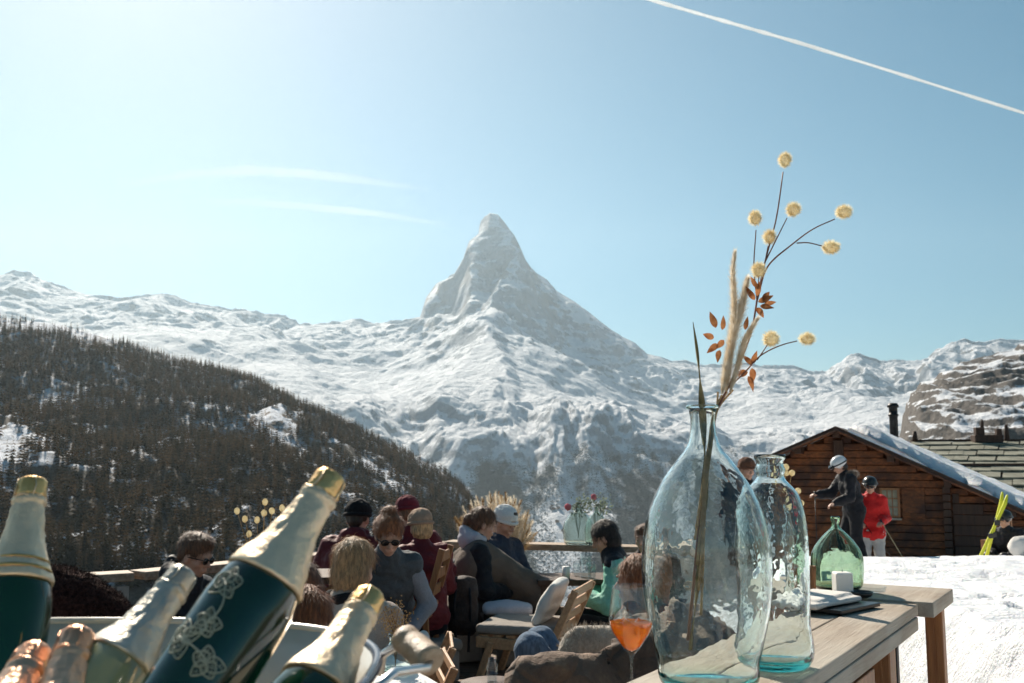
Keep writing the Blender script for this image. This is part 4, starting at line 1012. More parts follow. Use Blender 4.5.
# ------------------------------------------------------------------ champagne tub and bottles
TUBC = Vector((-.525, 1.02, 1.026)); TA, TB_ = .385, .34; TH = .262
def tub():
    t = thing('champagne_tub', 'cream enamel tub full of champagne bottles', 'tub', TUBC); n = 72
    def ring(a, b_, z, e=2.6):
        o = []
        for k in range(n):
            th = 2 * PI * k / n; c_, s_ = math.cos(th), math.sin(th)
            o.append((a * math.copysign(abs(c_) ** (2 / e), c_), b_ * math.copysign(abs(s_) ** (2 / e), s_), z))
        return o
    rings = [ring(TA * .82, TB_ * .8, 0), ring(TA * .84, TB_ * .82, .012), ring(TA * .92, TB_ * .91, TH * .5), ring(TA, TB_, TH), ring(TA - .005, TB_ - .005, TH + .002), ring(TA * .92 - .006, TB_ * .91 - .006, TH * .5), ring(TA * .83, TB_ * .81, .016)]
    V = [p for r_ in rings for p in r_]; F_ = []
    for i in range(len(rings) - 1):
        for k in range(n): F_.append((i * n + k, i * n + (k + 1) % n, (i + 1) * n + (k + 1) % n, (i + 1) * n + k))
    b = MB(); b.add(V, F_, True); b.f.append(tuple(range(n))[::-1]); b.sm.append(False); b.f.append(tuple((len(rings) - 1) * n + k for k in range(n))); b.sm.append(False)
    b.build('body', M['cream_enamel'], t)
    def rim(ks, m, r_, nm):
        e = 2.6; P = []
        for k in ks:
            th = 2 * PI * k / 144; c_, s_ = math.cos(th), math.sin(th)
            P.append((TA * math.copysign(abs(c_) ** (2 / e), c_), TB_ * math.copysign(abs(s_) ** (2 / e), s_), TH + .002))
        MB().tube(P, r_, 10).build(nm, m, t)
    rim(range(17, 128), M['cream_enamel'], .006, 'rim'); rim(range(-17, 17), M['blue_rim'], .0058, 'blue_rim')
    # wire handle with turned wooden grip on the right side
    G0 = at(403, 637, 1.03) - TUBC; G1 = at(432, 662, .99) - TUBC
    d = (G1 - G0).normalized()
    b = MB(); b.tube([Vector((TA - .005, .12, TH - .02)), Vector((TA + .0, .10, TH + .004)), at(397, 646, 1.06) - TUBC, G0 + d * .004], .0042, 8)
    b.tube([G1 - d * .004, G1 + Vector((-.004, -.006, -.004)), at(395, 672, .92) - TUBC, at(372, 690, .88) - TUBC, Vector((TA - .01, -.09, TH - .03))], .0042, 8)
    hd = b.build('handle', M['steel_wire'], t)
    prof = [(.0, 0), (.011, 0), (.0135, .004), (.0135, .009), (.0125, .012), (.0135, .02), (.014, .5), (.0135, .98), (.0125, 1.0)]
    Lh = (G1 - G0).length; pr = [(.004, 0), (.0125, .0), (.0145, .003), (.0145, .01), (.013, .013), (.0142, .02), (.0148, Lh * .5), (.0142, Lh - .012), (.0148, Lh - .009), (.0148, Lh - .002), (.0125, Lh), (.004, Lh)]
    MB().lathe(pr, 24, d.to_track_quat('Z', 'Y').to_matrix(), G0).build('wooden_grip', M['handle_wood'], hd)
    return t
tub()
FLS = 1
def champagne(label, p_top, d, m_glass, m_foil, foil_len=.125, crush=0, band=None, flowers=False, scale=1.0, capm=None):
    """bottle whose capsule top is at p_top and whose axis runs down along d"""
    d = Vector(d).normalized(); t = thing('champagne_bottle', label, 'bottle', p_top); t.rotation_mode = 'QUATERNION'
    t.rotation_quaternion = (-d).to_track_quat('Z', 'Y'); t.scale = (scale,) * 3
    T = 0.30  # local: z=0 capsule top, body bottom at -.30
    body = [(0, -.300), (.030, -.300), (.042, -.292), (.044, -.280), (.044, -.165), (.0425, -.148), (.0385, -.130), (.032, -.112), (.0262, -.096), (.0215, -.080), (.0185, -.066), (.0162, -.045), (.0150, -.03), (.015, -.004), (0, -.004)]
    MB().lathe(body, 48).build('glass_body', M[m_glass], t)
    fl = foil_len; r_at = lambda z: float(np.interp(z, [-.165, -.148, -.130, -.112, -.096, -.080, -.066, -.045, -.03], [.044, .0425, .0385, .032, .0262, .0215, .0185, .0162, .0150]))
    prof = [(r_at(-fl) + .0026, -fl)]; k = 22
    for i in range(1, k):
        z = -fl + (fl - .034) * i / k; prof.append((r_at(z) + .0034, z))
    prof += [(.0176, -.034), (.0196, -.032), (.0198, -.028), (.0190, -.025), (.0168, -.024)]
    n = 44; V = []; r_ = random.Random(len(label))
    b = MB(); b.lathe(prof, n); fo_ = b.build('foil', M[m_foil], t)
    me = fo_.data
    co = np.array([v.co[:] for v in me.vertices]); nn = n3(co + 3, np.array((130., 130., 50.))) * .0026 + n3(co + 9, np.array((330., 330., 160.))) * .0022
    rr = np.linalg.norm(co[:, :2], axis=1, keepdims=True); co[:, :2] *= 1 + nn[:, None] / np.maximum(rr, .004); me.vertices.foreach_set('co', co.ravel().astype(np.float32)); me.update()
    # crumpled cork capsule: mushroom
    cap_ = [(.0166, -.0245), (.0172, -.020), (.0172, -.014), (.0176, -.008), (.0172, -.003), (.0150, .0004), (.010, .0016), (0, .002)]
    b = MB(); b.lathe(cap_, n)
    c = b.build('cork_capsule', M[capm or m_foil], t); me = c.data; co = np.array([v.co[:] for v in me.vertices]); nn = n3(co + 5, np.array((170., 170., 90.))) * .0032 + n3(co + 9, np.array((500., 500., 300.))) * .0014
    rr = np.linalg.norm(co[:, :2], axis=1, keepdims=True); co[:, :2] *= 1 + nn[:, None] / np.maximum(rr, .004); me.vertices.foreach_set('co', co.ravel().astype(np.float32)); me.update()
    # wire muzzle pressed under the foil
    b = MB(); b.tube([(.0188 * math.cos(a_), .0188 * math.sin(a_), -.0255 + .001 * math.sin(6 * a_)) for a_ in np.linspace(0, 2 * PI, 40)], .0011, 6)
    for a0 in range(4):
        a_ = a0 * PI / 2 + .4; b.tube([(.0188 * math.cos(a_), .0188 * math.sin(a_), -.0255), (.0182 * math.cos(a_ + .12), .0182 * math.sin(a_ + .12), -.012), (.0165 * math.cos(a_), .0165 * math.sin(a_), -.001)], .0009, 6)
    b.build('wire_muzzle', M[m_foil], c)
    if band:
        b = MB()
        for z, hb in band:
            b.lathe([(r_at(z) + .0044, z), (r_at(z + hb) + .0044, z + hb)], 44); b.f = b.f[:-2] if False else b.f
        b.build('neck_band', M['foil_band'], t)
    if flowers:
        lc = t.rotation_quaternion.to_matrix().transposed() @ (Vector((0, 0, CAMZ)) - (Vector(p_top) + d * .18)); a00 = math.atan2(lc.y, lc.x)
        flowers = [(fa * FLS + a00, fz, sc_) for fa, fz, sc_ in flowers]; ft = MB(); 
        def S(a_, z): rr_ = r_at(z) if z > -.165 else .044; return Vector(((rr_ + .0007) * math.cos(a_), (rr_ + .0007) * math.sin(a_), z))
        def petal(a_, z, ang_, L_, w_):
            P = []; N = 14; ca, sa = math.cos(ang_), math.sin(ang_)
            for k_ in range(N):
                t_ = 2 * PI * k_ / N; u = L_ * (.5 + .5 * math.cos(t_)); v = w_ * math.sin(t_) * (1 - .45 * math.cos(t_))
                P.append(S(a_ + (u * ca - v * sa) / .044, z + u * sa + v * ca))
            cc = S(a_ + (.5 * L_ * ca) / .044, z + .5 * L_ * sa) * 1.0; cc.x *= 1.012; cc.y *= 1.012
            ft.tube(P + [P[0]], .00075, 5)
            for k_ in range(N):
                if k_ % 3: ft.tube([cc + (P[k_] - cc) * .25, cc + (P[k_] - cc) * .8], .00035, 4)
        for (fa, fz, sc_) in flowers:
            for k_ in range(5): petal(fa, fz, k_ * 2 * PI / 5 + r_.uniform(.1, .8), r_.uniform(.013, .018) * sc_, r_.uniform(.0055, .0075) * sc_)
        st_ = [(flowers[i][0], flowers[i][1]) for i in range(len(flowers))]
        for (a1, z1), (a2, z2) in zip(st_, st_[1:]):
            P = [S(a1 + (a2 - a1) * q_ + .16 * math.sin(PI * q_), z1 + (z2 - z1) * q_) for q_ in np.linspace(0, 1, 14)]; ft.tube(P, .0009, 5)
        ft.build('painted_flowers', M['flower_paint'], t, weld=False)
    return t
def two(pa, Ya, pb, Yb): 
    a_ = at(*pa, Ya); b_ = at(*pb, Yb); return a_, (b_ - a_)
# big one, leaning across the frame
a_, d = two((332, 476), 1.05, (209, 668), .95); champagne('dark champagne bottle leaning across the tub with painted flowers', a_, d, 'bottle_blue', 'pale_gold_foil', .128, flowers=[(-.75, -.155, 1.15), (-.55, -.195, .9), (-.9, -.215, 1.2), (-.1, -.225, 1.0)], capm='gold_foil')
a_, d = two((33, 480), 1.27, (0, 680), 1.18); champagne('upright green champagne bottle at the far left of the tub', a_, d, 'bottle_green', 'pale_gold_foil', .132, band=[(-.120, .004), (-.108, .003)], capm='gold_foil')
a_, d = two((184, 573), 1.10, (124, 655), 1.03); champagne('pale champagne bottle with silver foil in the tub', a_, d, 'bottle_pale', 'silver_foil', .125, scale=.94)
a_, d = two((371, 594), 1.10, (320, 683), 1.02); champagne('gold foiled champagne bottle beside the wooden grip', a_, d, 'bottle_green', 'pale_gold_foil', .128, scale=.98, capm='gold_foil')
a_, d = two((78, 633), 1.0, (62, 690), .96); champagne('rose gold foiled bottle low in the tub', a_, d, 'bottle_green', 'rose_foil', .12, scale=.95)
a_, d = two((36, 651), 1.0, (16, 690), .96); champagne('leftmost rose gold foiled bottle in the corner', a_, d, 'bottle_green', 'rose_foil', .12, scale=.95)

# ------------------------------------------------------------------ glass on the plank table
def hollow(name, label, cat, loc, outer, wall, m, n=64, wob=.008, base=.012, group=None, rz=0):
    t = thing(name, label, cat, loc, rz, group)
    o_ = [(max(r_, 0), z) for r_, z in outer]; zt = o_[-1][1]
    inn = [(max(r_ - wall, .0008), z) for r_, z in o_ if z > base]
    inn[0] = (inn[0][0] * .9, base); inn = [(0, base)] + inn
    prof = [(0, 0)] + o_ + [(o_[-1][0] - wall * .3, zt + wall * .35)] + inn[::-1]
    b = MB(); b.lathe(prof, n, wob=wob); o = b.build('glass_body', m, t); return t, o
def spl(pts, n=40):
    """smooth profile through (r,z) points"""
    p = np.array(pts, float); s_ = np.concatenate([[0], np.cumsum(np.hypot(np.diff(p[:, 0]), np.diff(p[:, 1])))]); m = np.gradient(p, s_, axis=0); out = []
    for t in np.linspace(0, s_[-1], n):
        k = min(len(p) - 2, max(0, np.searchsorted(s_, t) - 1)); h = s_[k + 1] - s_[k]; u = (t - s_[k]) / h
        out.append(tuple((2 * u ** 3 - 3 * u * u + 1) * p[k] + (u ** 3 - 2 * u * u + u) * h * m[k] + (-2 * u ** 3 + 3 * u * u) * p[k + 1] + (u ** 3 - u * u) * h * m[k + 1]))
    return [(max(0.001, float(a)), float(b_)) for a, b_ in out]
VB = onz(709, 687, TZ + .002); VB.z = TZ + .002; Yv = VB.y
sc = Yv / 1000. 
hpx = lambda py: at(709, py, Yv).z - VB.z      # height above the base of a picture row at the vase's distance
prof = [(.052, 0), (.092, .002), (.101, .012), (.106, hpx(660)), (.116, hpx(640)), (.128, hpx(610)), (.1345, hpx(575)), (.133, hpx(545)), (.122, hpx(515)), (.098, hpx(487)), (.062, hpx(462)), (.038, hpx(447)), (.0285, hpx(432)), (.0285, hpx(415)), (.031, hpx(409))]
t, o = hollow('glass_vase', 'large clear demijohn vase holding dried stems', 'vase', VB, spl(prof, 64), .0045, M['vase_glass'], 96, .012, .016)
b = MB(); zt = hpx(407); b.tube([(.032 * math.cos(a_), .032 * math.sin(a_), zt) for a_ in np.linspace(0, 2 * PI, 40)], .0042, 8, cap=False); b.build('lip', M['vase_glass'], t)
VJ = onz(776, 667, TZ + .002); VJ.z = TZ + .002; Yj = VJ.y; hj = lambda py: at(776, py, Yj).z - VJ.z
prof = [(.045, 0), (.070, .002), (.079, .012), (.080, hj(620)), (.081, hj(570)), (.080, hj(535)), (.074, hj(510)), (.062, hj(493)), (.044, hj(484)), (.034, hj(479)), (.032, hj(474)), (.036, hj(470)), (.032, hj(466)), (.031, hj(462)), (.037, hj(458)), (.037, hj(455))]
t, o = hollow('glass_jar', 'tall clear glass bottle jar right of the large vase', 'jar', VJ, spl(prof, 60), .005, M['jar_glass'], 80, .01, .018)

# dried flowers in the big vase: measured on the photo, spread in depth around the vase's own distance
def bouquet():
    base = VB.copy(); t = thing('dried_bouquet', 'dried bunny tails and pampas plumes in the large vase', 'dried flowers', (VB.x, VB.y, TZ + .02)); L0 = t.location
    r_ = random.Random(8)
    def P(px, py, dy=0): return at(px, py, Yv + dy) - L0
    bot = Vector((-.015, .0, .03)); neck = P(711, 440); mouth = P(716, 407)
    def stem(pts, r0, r1, m='stem', n=7): 
        b = MB(); q_ = spl3(pts, 36); b.tube(q_, list(np.linspace(r0 * 1.35, r1 * 1.35, len(q_))), n); return b.build('stem', M[m], t)
    stem([P(688, 640), P(694, 580), P(702, 500), P(709, 445), P(719, 405), P(728, 388), P(745, 350), P(752, 330, .01), P(757, 300, .02), P(765, 262, .03), P(777, 215, .04), P(780, 195, .04), P(783, 172, .05)], .0028, .0011)
    stem([P(757, 300, .02), P(768, 266, .01), P(790, 246, 0), P(815, 228, -.01), P(835, 219, -.02)], .0018, .0009)
    stem([P(797, 243, 0), P(810, 243, .02), P(822, 246, .02)], .0012, .0009)
    stem([P(765, 262, .03), P(778, 236, .02), P(787, 218, .02)], .0013, .0008)
    stem([P(757, 300, .02), P(754, 268, .03), P(756, 230, .03)], .0013, .0009)
    stem([P(728, 388), P(745, 372), P(760, 356), P(770, 350), P(785, 344), P(797, 341)], .0016, .0009)
    stem([P(757, 360), P(764, 350), P(768, 344)], .0012, .0009)
    stem([P(765, 262, .03), P(768, 246, .03)], .0011, .0008); stem([P(757, 300, .02), P(759, 276, .0)], .0011, .0008)
    # twisted olive blade at the left and a second stalk
    q_ = spl3([P(690, 650, .02), P(700, 560, .02), P(705, 470, .02), P(703, 420, .01), P(700, 380), P(697, 350), P(693, 322)], 60); b = MB(); vv = []
    for i, p in enumerate(q_):
        wv = np.interp(i / 59, [0, .5, .8, 1], [.004, .009, .008, .0008]) ; a_ = i * .22; d = Vector((math.cos(a_), math.sin(a_), 0)) * wv; d2 = Vector((-math.sin(a_), math.cos(a_), 0)) * wv * .25; vv += [p + d, p + d2, p - d, p - d2]
    b.add(vv, [(i * 4 + k, i * 4 + (k + 1) % 4, i * 4 + 4 + (k + 1) % 4, i * 4 + 4 + k) for i in range(59) for k in range(4)], True); b.build('twisted_leaf', M['stem_green'], t)
    for k_, (ex, ey) in enumerate([(722, 395), (718, 392), (727, 392), (733, 390)]):
        stem([P(695 + 2 * k_, 540 + 25 * k_, -.005), P(708 + 1 * k_, 450, -.005), P(716 + k_, 407), P(ex, ey, .005 * k_)], .0022, .0016, 'straw')
    # bunny tails
    for (px, py, rx, ry, dy) in [(785, 160, 7.5, 9.5, .05), (755, 218, 7.5, 9.5, .03), (793.5, 209.5, 9, 9, .02), (769.5, 237, 7.5, 9, .03), (758.5, 270, 8, 10, 0), (844, 212, 10, 8, -.02), (831, 247.5, 11.5, 8, .02), (771, 339, 10, 10, 0), (807, 339, 9.5, 7, 0)]:
        c = P(px, py, dy); b = MB(); a_, b2 = rx * Yv / 1000 * .92, ry * Yv / 1000 * .92
        b.ball(c, (a_ * .72, (a_ + b2) / 2 * .72, b2 * .72), 14, 10)
        for k_ in range(700):      # soft bristles
            th = r_.uniform(0, 2 * PI); zc_ = r_.uniform(-1, 1); s_ = math.sqrt(1 - zc_ * zc_); n_ = Vector((s_ * math.cos(th), s_ * math.sin(th), zc_))
            p0 = c + Vector((n_.x * a_, n_.y * (a_ + b2) / 2, n_.z * b2)) * .66; L_ = r_.uniform(.005, .0115); tv = n_ + Vector((r_.uniform(-.4, .4), r_.uniform(-.4, .4), r_.uniform(-.1, .6))); tv.normalize()
            sd_ = tv.cross(Vector((r_.random(), r_.random(), r_.random()))).normalized() * .0006
            b.add([p0 - sd_, p0 + sd_, p0 + tv * L_], [(0, 1, 2)])
        b.build('bunny_tail', M['bunny'], t, weld=False)
    # plumes
    def plume(pts, wmax, n_=2600, m='pampas'):
        q_ = spl3(pts, 40); b = MB(); b.tube(q_, [.0018 + wmax * .16 * math.sin(PI * (.08 + .86 * i / 39)) for i in range(40)], 8)
        for k_ in range(n_):
            f_ = r_.random(); i = int(f_ * 38); p0 = q_[i].lerp(q_[i + 1], f_ * 38 - i); ax_ = (q_[i + 1] - q_[i]).normalized(); wv = wmax * math.sin(PI * (.06 + .88 * f_)) ** .7
            th = r_.uniform(0, 2 * PI); s1 = ax_.cross(Vector((0, 1, .1))).normalized(); s2 = ax_.cross(s1); o_ = s1 * math.cos(th) + s2 * math.sin(th)
            p1 = p0 + o_ * wv * r_.uniform(.25, 1.05) + ax_ * r_.uniform(.006, .02); sd_ = ax_.cross(o_) * .0008
            b.add([p0 + o_ * wv * .2 - sd_, p0 + o_ * wv * .2 + sd_, p1], [(0, 1, 2)])
        b.build('plume', M[m], t, weld=False)
    plume([P(726, 392), P(729, 360), P(733, 335), P(740, 312), P(748, 277)], .026, 5200)
    plume([P(724, 380, .01), P(731, 345, .01), P(734, 300, .01), P(733, 270, .01), P(735, 250, .01)], .020, 3600)
    plume([P(730, 392, -.01), P(738, 365, -.01), P(745, 340, -.01), P(758, 318, -.01)], .018, 2400)
    plume([P(722, 394, -.01), P(726, 372, -.01), P(729, 352, -.01)], .018, 2200)
    # rust leaves
    def leaf(c, d, L_, wv):
        c = Vector(c); d = Vector(d).normalized(); s_ = d.cross(Vector((r_.uniform(-.5, .5), 1, r_.uniform(-.3, .3)))).normalized(); nrm = d.cross(s_)
        b = MB(); n_ = 9; vv = []; curl = r_.uniform(-.5, .5); tw = r_.uniform(-.8, .8)
        for i_ in range(n_):
            u = i_ / (n_ - 1); hw_ = wv * .85 * math.sin(PI * u ** .75) ** .9 + .0002; cc = c + d * L_ * u + nrm * (curl * L_ * u * u); s2 = (s_ * math.cos(tw * u) + nrm * math.sin(tw * u)); vv += [cc + s2 * hw_ + nrm * hw_ * .35, cc, cc - s2 * hw_ + nrm * hw_ * .35]
        b.add(vv, [(i_ * 3 + q_, i_ * 3 + q_ + 1, i_ * 3 + q_ + 4, i_ * 3 + q_ + 3) for i_ in range(n_ - 1) for q_ in (0, 1)], True); b.build('leaf', M['rust_leaf'], t, weld=False)
    for (px, py, dx, dz, L_, wv) in [(716, 328, -.3, 1, 20, 4.5), (722, 330, .2, 1, 16, 3.5), (714, 338, -1, .3, 15, 4), (724, 340, -.4, -.4, 12, 4), (720, 350, -.3, -1, 14, 4), (718, 344, -.8, -.6, 14, 4),
                                     (755, 300, -.6, .7, 18, 3.5), (757, 296, .1, 1, 16, 3.5), (758, 302, 1, .3, 16, 4), (760, 306, 1, -.2, 15, 4), (762, 300, .8, .8, 14, 3.5), (756, 308, .7, -.7, 13, 4),
                                     (752, 366, -.5, .9, 16, 3.5), (752, 368, .1, -1, 17, 4.5), (748, 372, -.8, -.2, 14, 4.5), (752, 364, .4, 1, 15, 3.5), (748, 376, .4, -.9, 18, 4.5), (745, 330, .2, 1, 15, 3), (757, 288, -.5, 1, 14, 3), (764, 304, .9, .1, 13, 3)]:
        leaf(P(px, py), (dx, r_.uniform(-.4, .4), dz), L_ * .95 * Yv / 1000, wv * .95 * Yv / 1000)
    return t
def spl3(pts, n):
    p = np.array([tuple(q) for q in pts], float); s_ = np.concatenate([[0], np.cumsum(np.linalg.norm(np.diff(p, axis=0), axis=1))]); m = np.gradient(p, s_, axis=0) if len(p) > 2 else np.repeat([(p[1] - p[0]) / s_[1]], 2, 0); out = []
    for t in np.linspace(0, s_[-1], n):
        k = min(len(p) - 2, max(0, np.searchsorted(s_, t) - 1)); h = s_[k + 1] - s_[k]; u = (t - s_[k]) / h
        out.append(Vector((2 * u ** 3 - 3 * u * u + 1) * p[k] + (u ** 3 - 2 * u * u + u) * h * m[k] + (-2 * u ** 3 + 3 * u * u) * p[k + 1] + (u ** 3 - u * u) * h * m[k + 1]))
    return out
bouquet()

# wine glass with orange aperitif
WB = onz(632, 697, TZ + .002); Yw = WB.y; hw = lambda py: at(632, py, Yw).z - WB.z
t = thing('wine_glass', 'stemmed wine glass of orange aperitif on the plank table', 'glass', (WB.x, WB.y, TZ + .002))
pxw = Yw / 1000.
o_ = [(.034, 0), (.033, .002), (.012, .005), (.0045, .012), (.0036, .03), (.0036, hw(660)), (.006, hw(655)), (.014, hw(650)), (.0285, hw(640)), (.0395, hw(630)), (.0445, hw(621)), (.0430, hw(610)), (.0395, hw(597)), (.0365, hw(586))]
i_ = [(.0352, hw(586)), (.0384, hw(597)), (.0418, hw(610)), (.0432, hw(621)), (.0383, hw(630)), (.0272, hw(639.3)), (.0125, hw(648.5)), (.003, hw(651)), (0, hw(651.5))]
s1 = spl(o_, 60); s2 = spl(i_[:-1], 40)
MB().lathe([(0, 0)] + s1 + [(.0359, hw(585.6))] + s2 + [(0, hw(651.5))], 64).build('bowl', M['clear_glass'], t)
liq = [(0, hw(651))] + [(max(0, r_ - .0001), z) for r_, z in s2[::-1] if z < hw(622)]; rL = float(np.interp(hw(622), [hw(630), hw(621)], [.0383, .0432])) ; liq += [(rL, hw(622)), (0, hw(622))]
MB().lathe(liq, 56).build('aperitif', M['aperitif'], t)
r_ = random.Random(3)
for (x, y, z, s_) in [(-.012, -.01, hw(624), .020), (.016, .004, hw(625), .019), (.0, .014, hw(633), .018)]:
    b = MB(); b.box((x, y, z), (s_,) * 3, Euler((r_.random(), r_.random(), r_.random())).to_matrix()); b.build('ice_cube', M['ice'], t, bevel=.003)
b = MB(); b.tube([(-.004, .01, hw(643)), (-.021, .012, hw(597)), (-.034, .013, hw(561))], .0042, 12); b.build('straw', M['clear_glass'], t)

# green demijohn, candle, holders, dish, napkin
GB = onz(838, 590, TZ + .009); Yg = GB.y; hg = lambda py: at(838, py, Yg).z - GB.z; k = Yg / 1000
prof = [(.04, 0), (18 * k, .002), (22 * k, .012), (24.5 * k, hg(575)), (25 * k, hg(563)), (23.5 * k, hg(552)), (17 * k, hg(541)), (9 * k, hg(532)), (4.2 * k, hg(527)), (3.5 * k, hg(523)), (4.5 * k, hg(520)), (4.5 * k, hg(517))]
t, o = hollow('green_demijohn', 'round green glass demijohn beside the white candle', 'demijohn', GB, spl(prof, 50), .006, M['green_glass'], 64, .004, .012)
p = onz(843, 597, TZ + .009); k = p.y / 1000
t = thing('candle', 'square white candle on the plank table', 'candle', p)
b = MB(); b.box((0, 0, 12 * k), (16.5 * k, 16.5 * k, 24 * k)); b.build('wax', M['wax'], t, bevel=.006); MB().tube([(0, 0, 24 * k), (.002, 0, 24 * k + .009)], .0012, 6).build('wick', M['black_plastic'], t)
p = onz(813, 594, TZ + .009); k = p.y / 1000
t = thing('candle_holder', 'reddish brown wooden candle holder left of the green demijohn', 'candle holder', p)
MB().lathe([(3.8 * k, 0), (3.4 * k, 4 * k), (3.0 * k, 8 * k), (3.6 * k, 20 * k), (3.9 * k, 27 * k), (2.6 * k, 27 * k), (2.4 * k, 22 * k), (0, 22 * k)], 20).build('turned_body', M['orange_wood'], t)
p = onz(862, 598, TZ + .009); k = p.y / 1000
t = thing('ash_bowl', 'small dark bowl right of the white candle', 'bowl', p)
MB().lathe([(5 * k, 0), (9 * k, 2 * k), (11 * k, 6.5 * k), (10 * k, 6.5 * k), (8 * k, 3 * k), (0, 2 * k)], 28).build('bowl_body', M['black_plastic'], t)
t = thing('glass_dish', 'clear glass dish holding snow behind the dark bowl', 'dish', onz(872, 592.5, TZ + .009))
MB().lathe([(.02, 0), (.045, .004), (.05, .022), (.047, .022), (.042, .007), (0, .005)], 28).build('dish_body', M['clear_glass'], t)
# folded napkin over a dark menu board
c = onz(822, 607, TZ + .004); t = thing('menu_board', 'dark menu board lying under a white napkin', 'board', c, math.atan2(TD.y, TD.x) - PI / 2 - .25)
b = MB(); b.box((.04, .02, .006), (.17, .26, .012)); b.build('board', M['black_plastic'], t, bevel=.002)
t = thing('napkin', 'folded white linen napkin lying on the dark menu board', 'napkin', c + Vector((-.02, -.01, .0125)), math.atan2(TD.y, TD.x) - PI / 2 - .25)
s = SDF(.01); s.rbox((0, 0, .010), (.085, .15, .0095), None, .009); s.rbox((-.01, .01, .022), (.07, .13, .007), Matrix.Rotation(.07, 3, 'Z'), .006)
sdf_obj('cloth', s, M['linen'], t, .006, 0, [(.003, 14)], 2)
# slim bottle with small dried flowers behind the jar
p = onz(798, 602, TZ + .009); k = p.y / 1000; hb_ = lambda py: at(798, py, p.y).z - p.z
t, o = hollow('slim_bottle', 'slim clear bottle behind the tall glass jar', 'bottle', p, spl([(5 * k, 0), (7.5 * k, .004), (8 * k, hb_(580)), (8 * k, hb_(530)), (6 * k, hb_(518)), (3.5 * k, hb_(510)), (3.5 * k, hb_(500))], 34), .003, M['tumbler_glass'], 32, 0, .006)
t = thing('dried_posy', 'small dried posy in the slim bottle', 'dried flowers', p + Vector((0, 0, .01)))
for (px, py) in [(786, 467), (792, 473), (786, 473), (798, 491), (801, 503), (777, 476), (783, 482)]:
    e = at(px, py, p.y) - t.location; MB().tube(spl3([(0, 0, .02), (0, 0, hb_(505)), e * .75 + Vector((-.01, 0, hb_(505) * .2)), e], 12), .0011, 5).build('stem', M['straw'], t)
    b = MB(); b.ball(e, .0105, 10, 8, rough=.12, rng=r_); b.build('flower_head', M['bunny'], t, weld=False)
for (px, py) in [(788, 487), (790, 494), (793, 499), (786, 492)]:
    e = at(px, py, p.y) - t.location; b = MB(); b.ball(e, (.012, .008, .02), 8, 6, rough=.25, rng=r_); b.build('leaf_clump', M['rust_leaf'], t, weld=False)
# ------------------------------------------------------------------ people
def V3(*a): return np.array(a, float)
def rotx(v, a): c, s_ = math.cos(a), math.sin(a); return V3(v[0], v[1] * c - v[2] * s_, v[1] * s_ + v[2] * c)
def skeleton(pose):
    """local frame: the person looks along +y, right hand at +x. returns joints"""
    g = pose.get; J = {}; sh = g('hip', .50); k = g('k', 1.0)
    lean = g('lean', 0.0); side = g('side', 0.0)
    J['pel'] = V3(0, 0, sh); up = V3(math.sin(side), math.sin(lean) * math.cos(side), math.cos(lean) * math.cos(side))
    hunch = g('hunch', .15); up2 = V3(up[0], math.sin(lean + hunch), math.cos(lean + hunch))
    J['wai'] = J['pel'] + up * .20 * k; J['che'] = J['wai'] + (up + up2) / 2 * .19 * k; J['nec'] = J['che'] + up2 * .17 * k
    hp = g('head', .1); yaw = g('yaw', 0.0); J['hp'] = hp; J['yaw'] = yaw
    hu = V3(0, math.sin(hp * .6 + lean * .5), math.cos(hp * .6 + lean * .5)); J['hea'] = J['nec'] + hu * .165 + V3(0, .02, 0)
    r_ = up2; fw = V3(0, math.cos(lean + hunch), -math.sin(lean + hunch)); tw = g('twist', 0.0)
    sx = V3(math.cos(tw), math.sin(tw), 0); w_ = g('shw', .175) * k
    J['shR'] = J['nec'] + sx * w_ - up2 * .055; J['shL'] = J['nec'] - sx * w_ - up2 * .055
    J['hiR'] = J['pel'] + V3(.095, 0, -.02); J['hiL'] = J['pel'] + V3(-.095, 0, -.02)
    if g('stand'):
        st = g('stride', .08); J['knR'] = V3(.10, .02 + st, sh * .53); J['anR'] = V3(.11, st * .9 - .02, .09); J['knL'] = V3(-.10, .03, sh * .53); J['anL'] = V3(-.11, -st * .5, .09)
    else:
        kz = g('knee', .50); kf = g('kf', .44); sp = g('spread', .12); J['knR'] = V3(sp, kf, kz); J['knL'] = V3(-sp, kf, kz)
        J['anR'] = V3(sp, kf + g('af', .04), .09); J['anL'] = V3(-sp, kf + g('af', .04) * .5, .09)
    hr = g('handR', (.10, .34, sh + .18)); hl = g('handL', (-.10, .34, sh + .18))
    for s_, h in (('R', hr), ('L', hl)):
        h = V3(*h); a = J['sh' + s_]; d = h - a; D = np.linalg.norm(d); D0 = min(D, .545 * k)
        h = a + d / D * D0; m = (a + h) / 2; off = math.sqrt(max(0, (.28 * k) ** 2 - (D0 / 2) ** 2)); ox = .25 if g('stand') else .6; out = V3((ox if s_ == 'R' else -ox), -.25, -.9)
        out = out - d / D * (out @ (d / D)); out /= max(np.linalg.norm(out), 1e-6); J['el' + s_] = m + out * off; J['ha' + s_] = h
    for k_, v in g('J', {}).items(): J[k_] = V3(*v)
    return J
def hmat(J):
    return (Matrix.Rotation(J['yaw'], 3, 'Z') @ Matrix.Rotation(-J['hp'], 3, 'X'))
def hp_(J, x, y, z):
    v = hmat(J) @ Vector((x, y, z)); return J['hea'] + np.array(v)
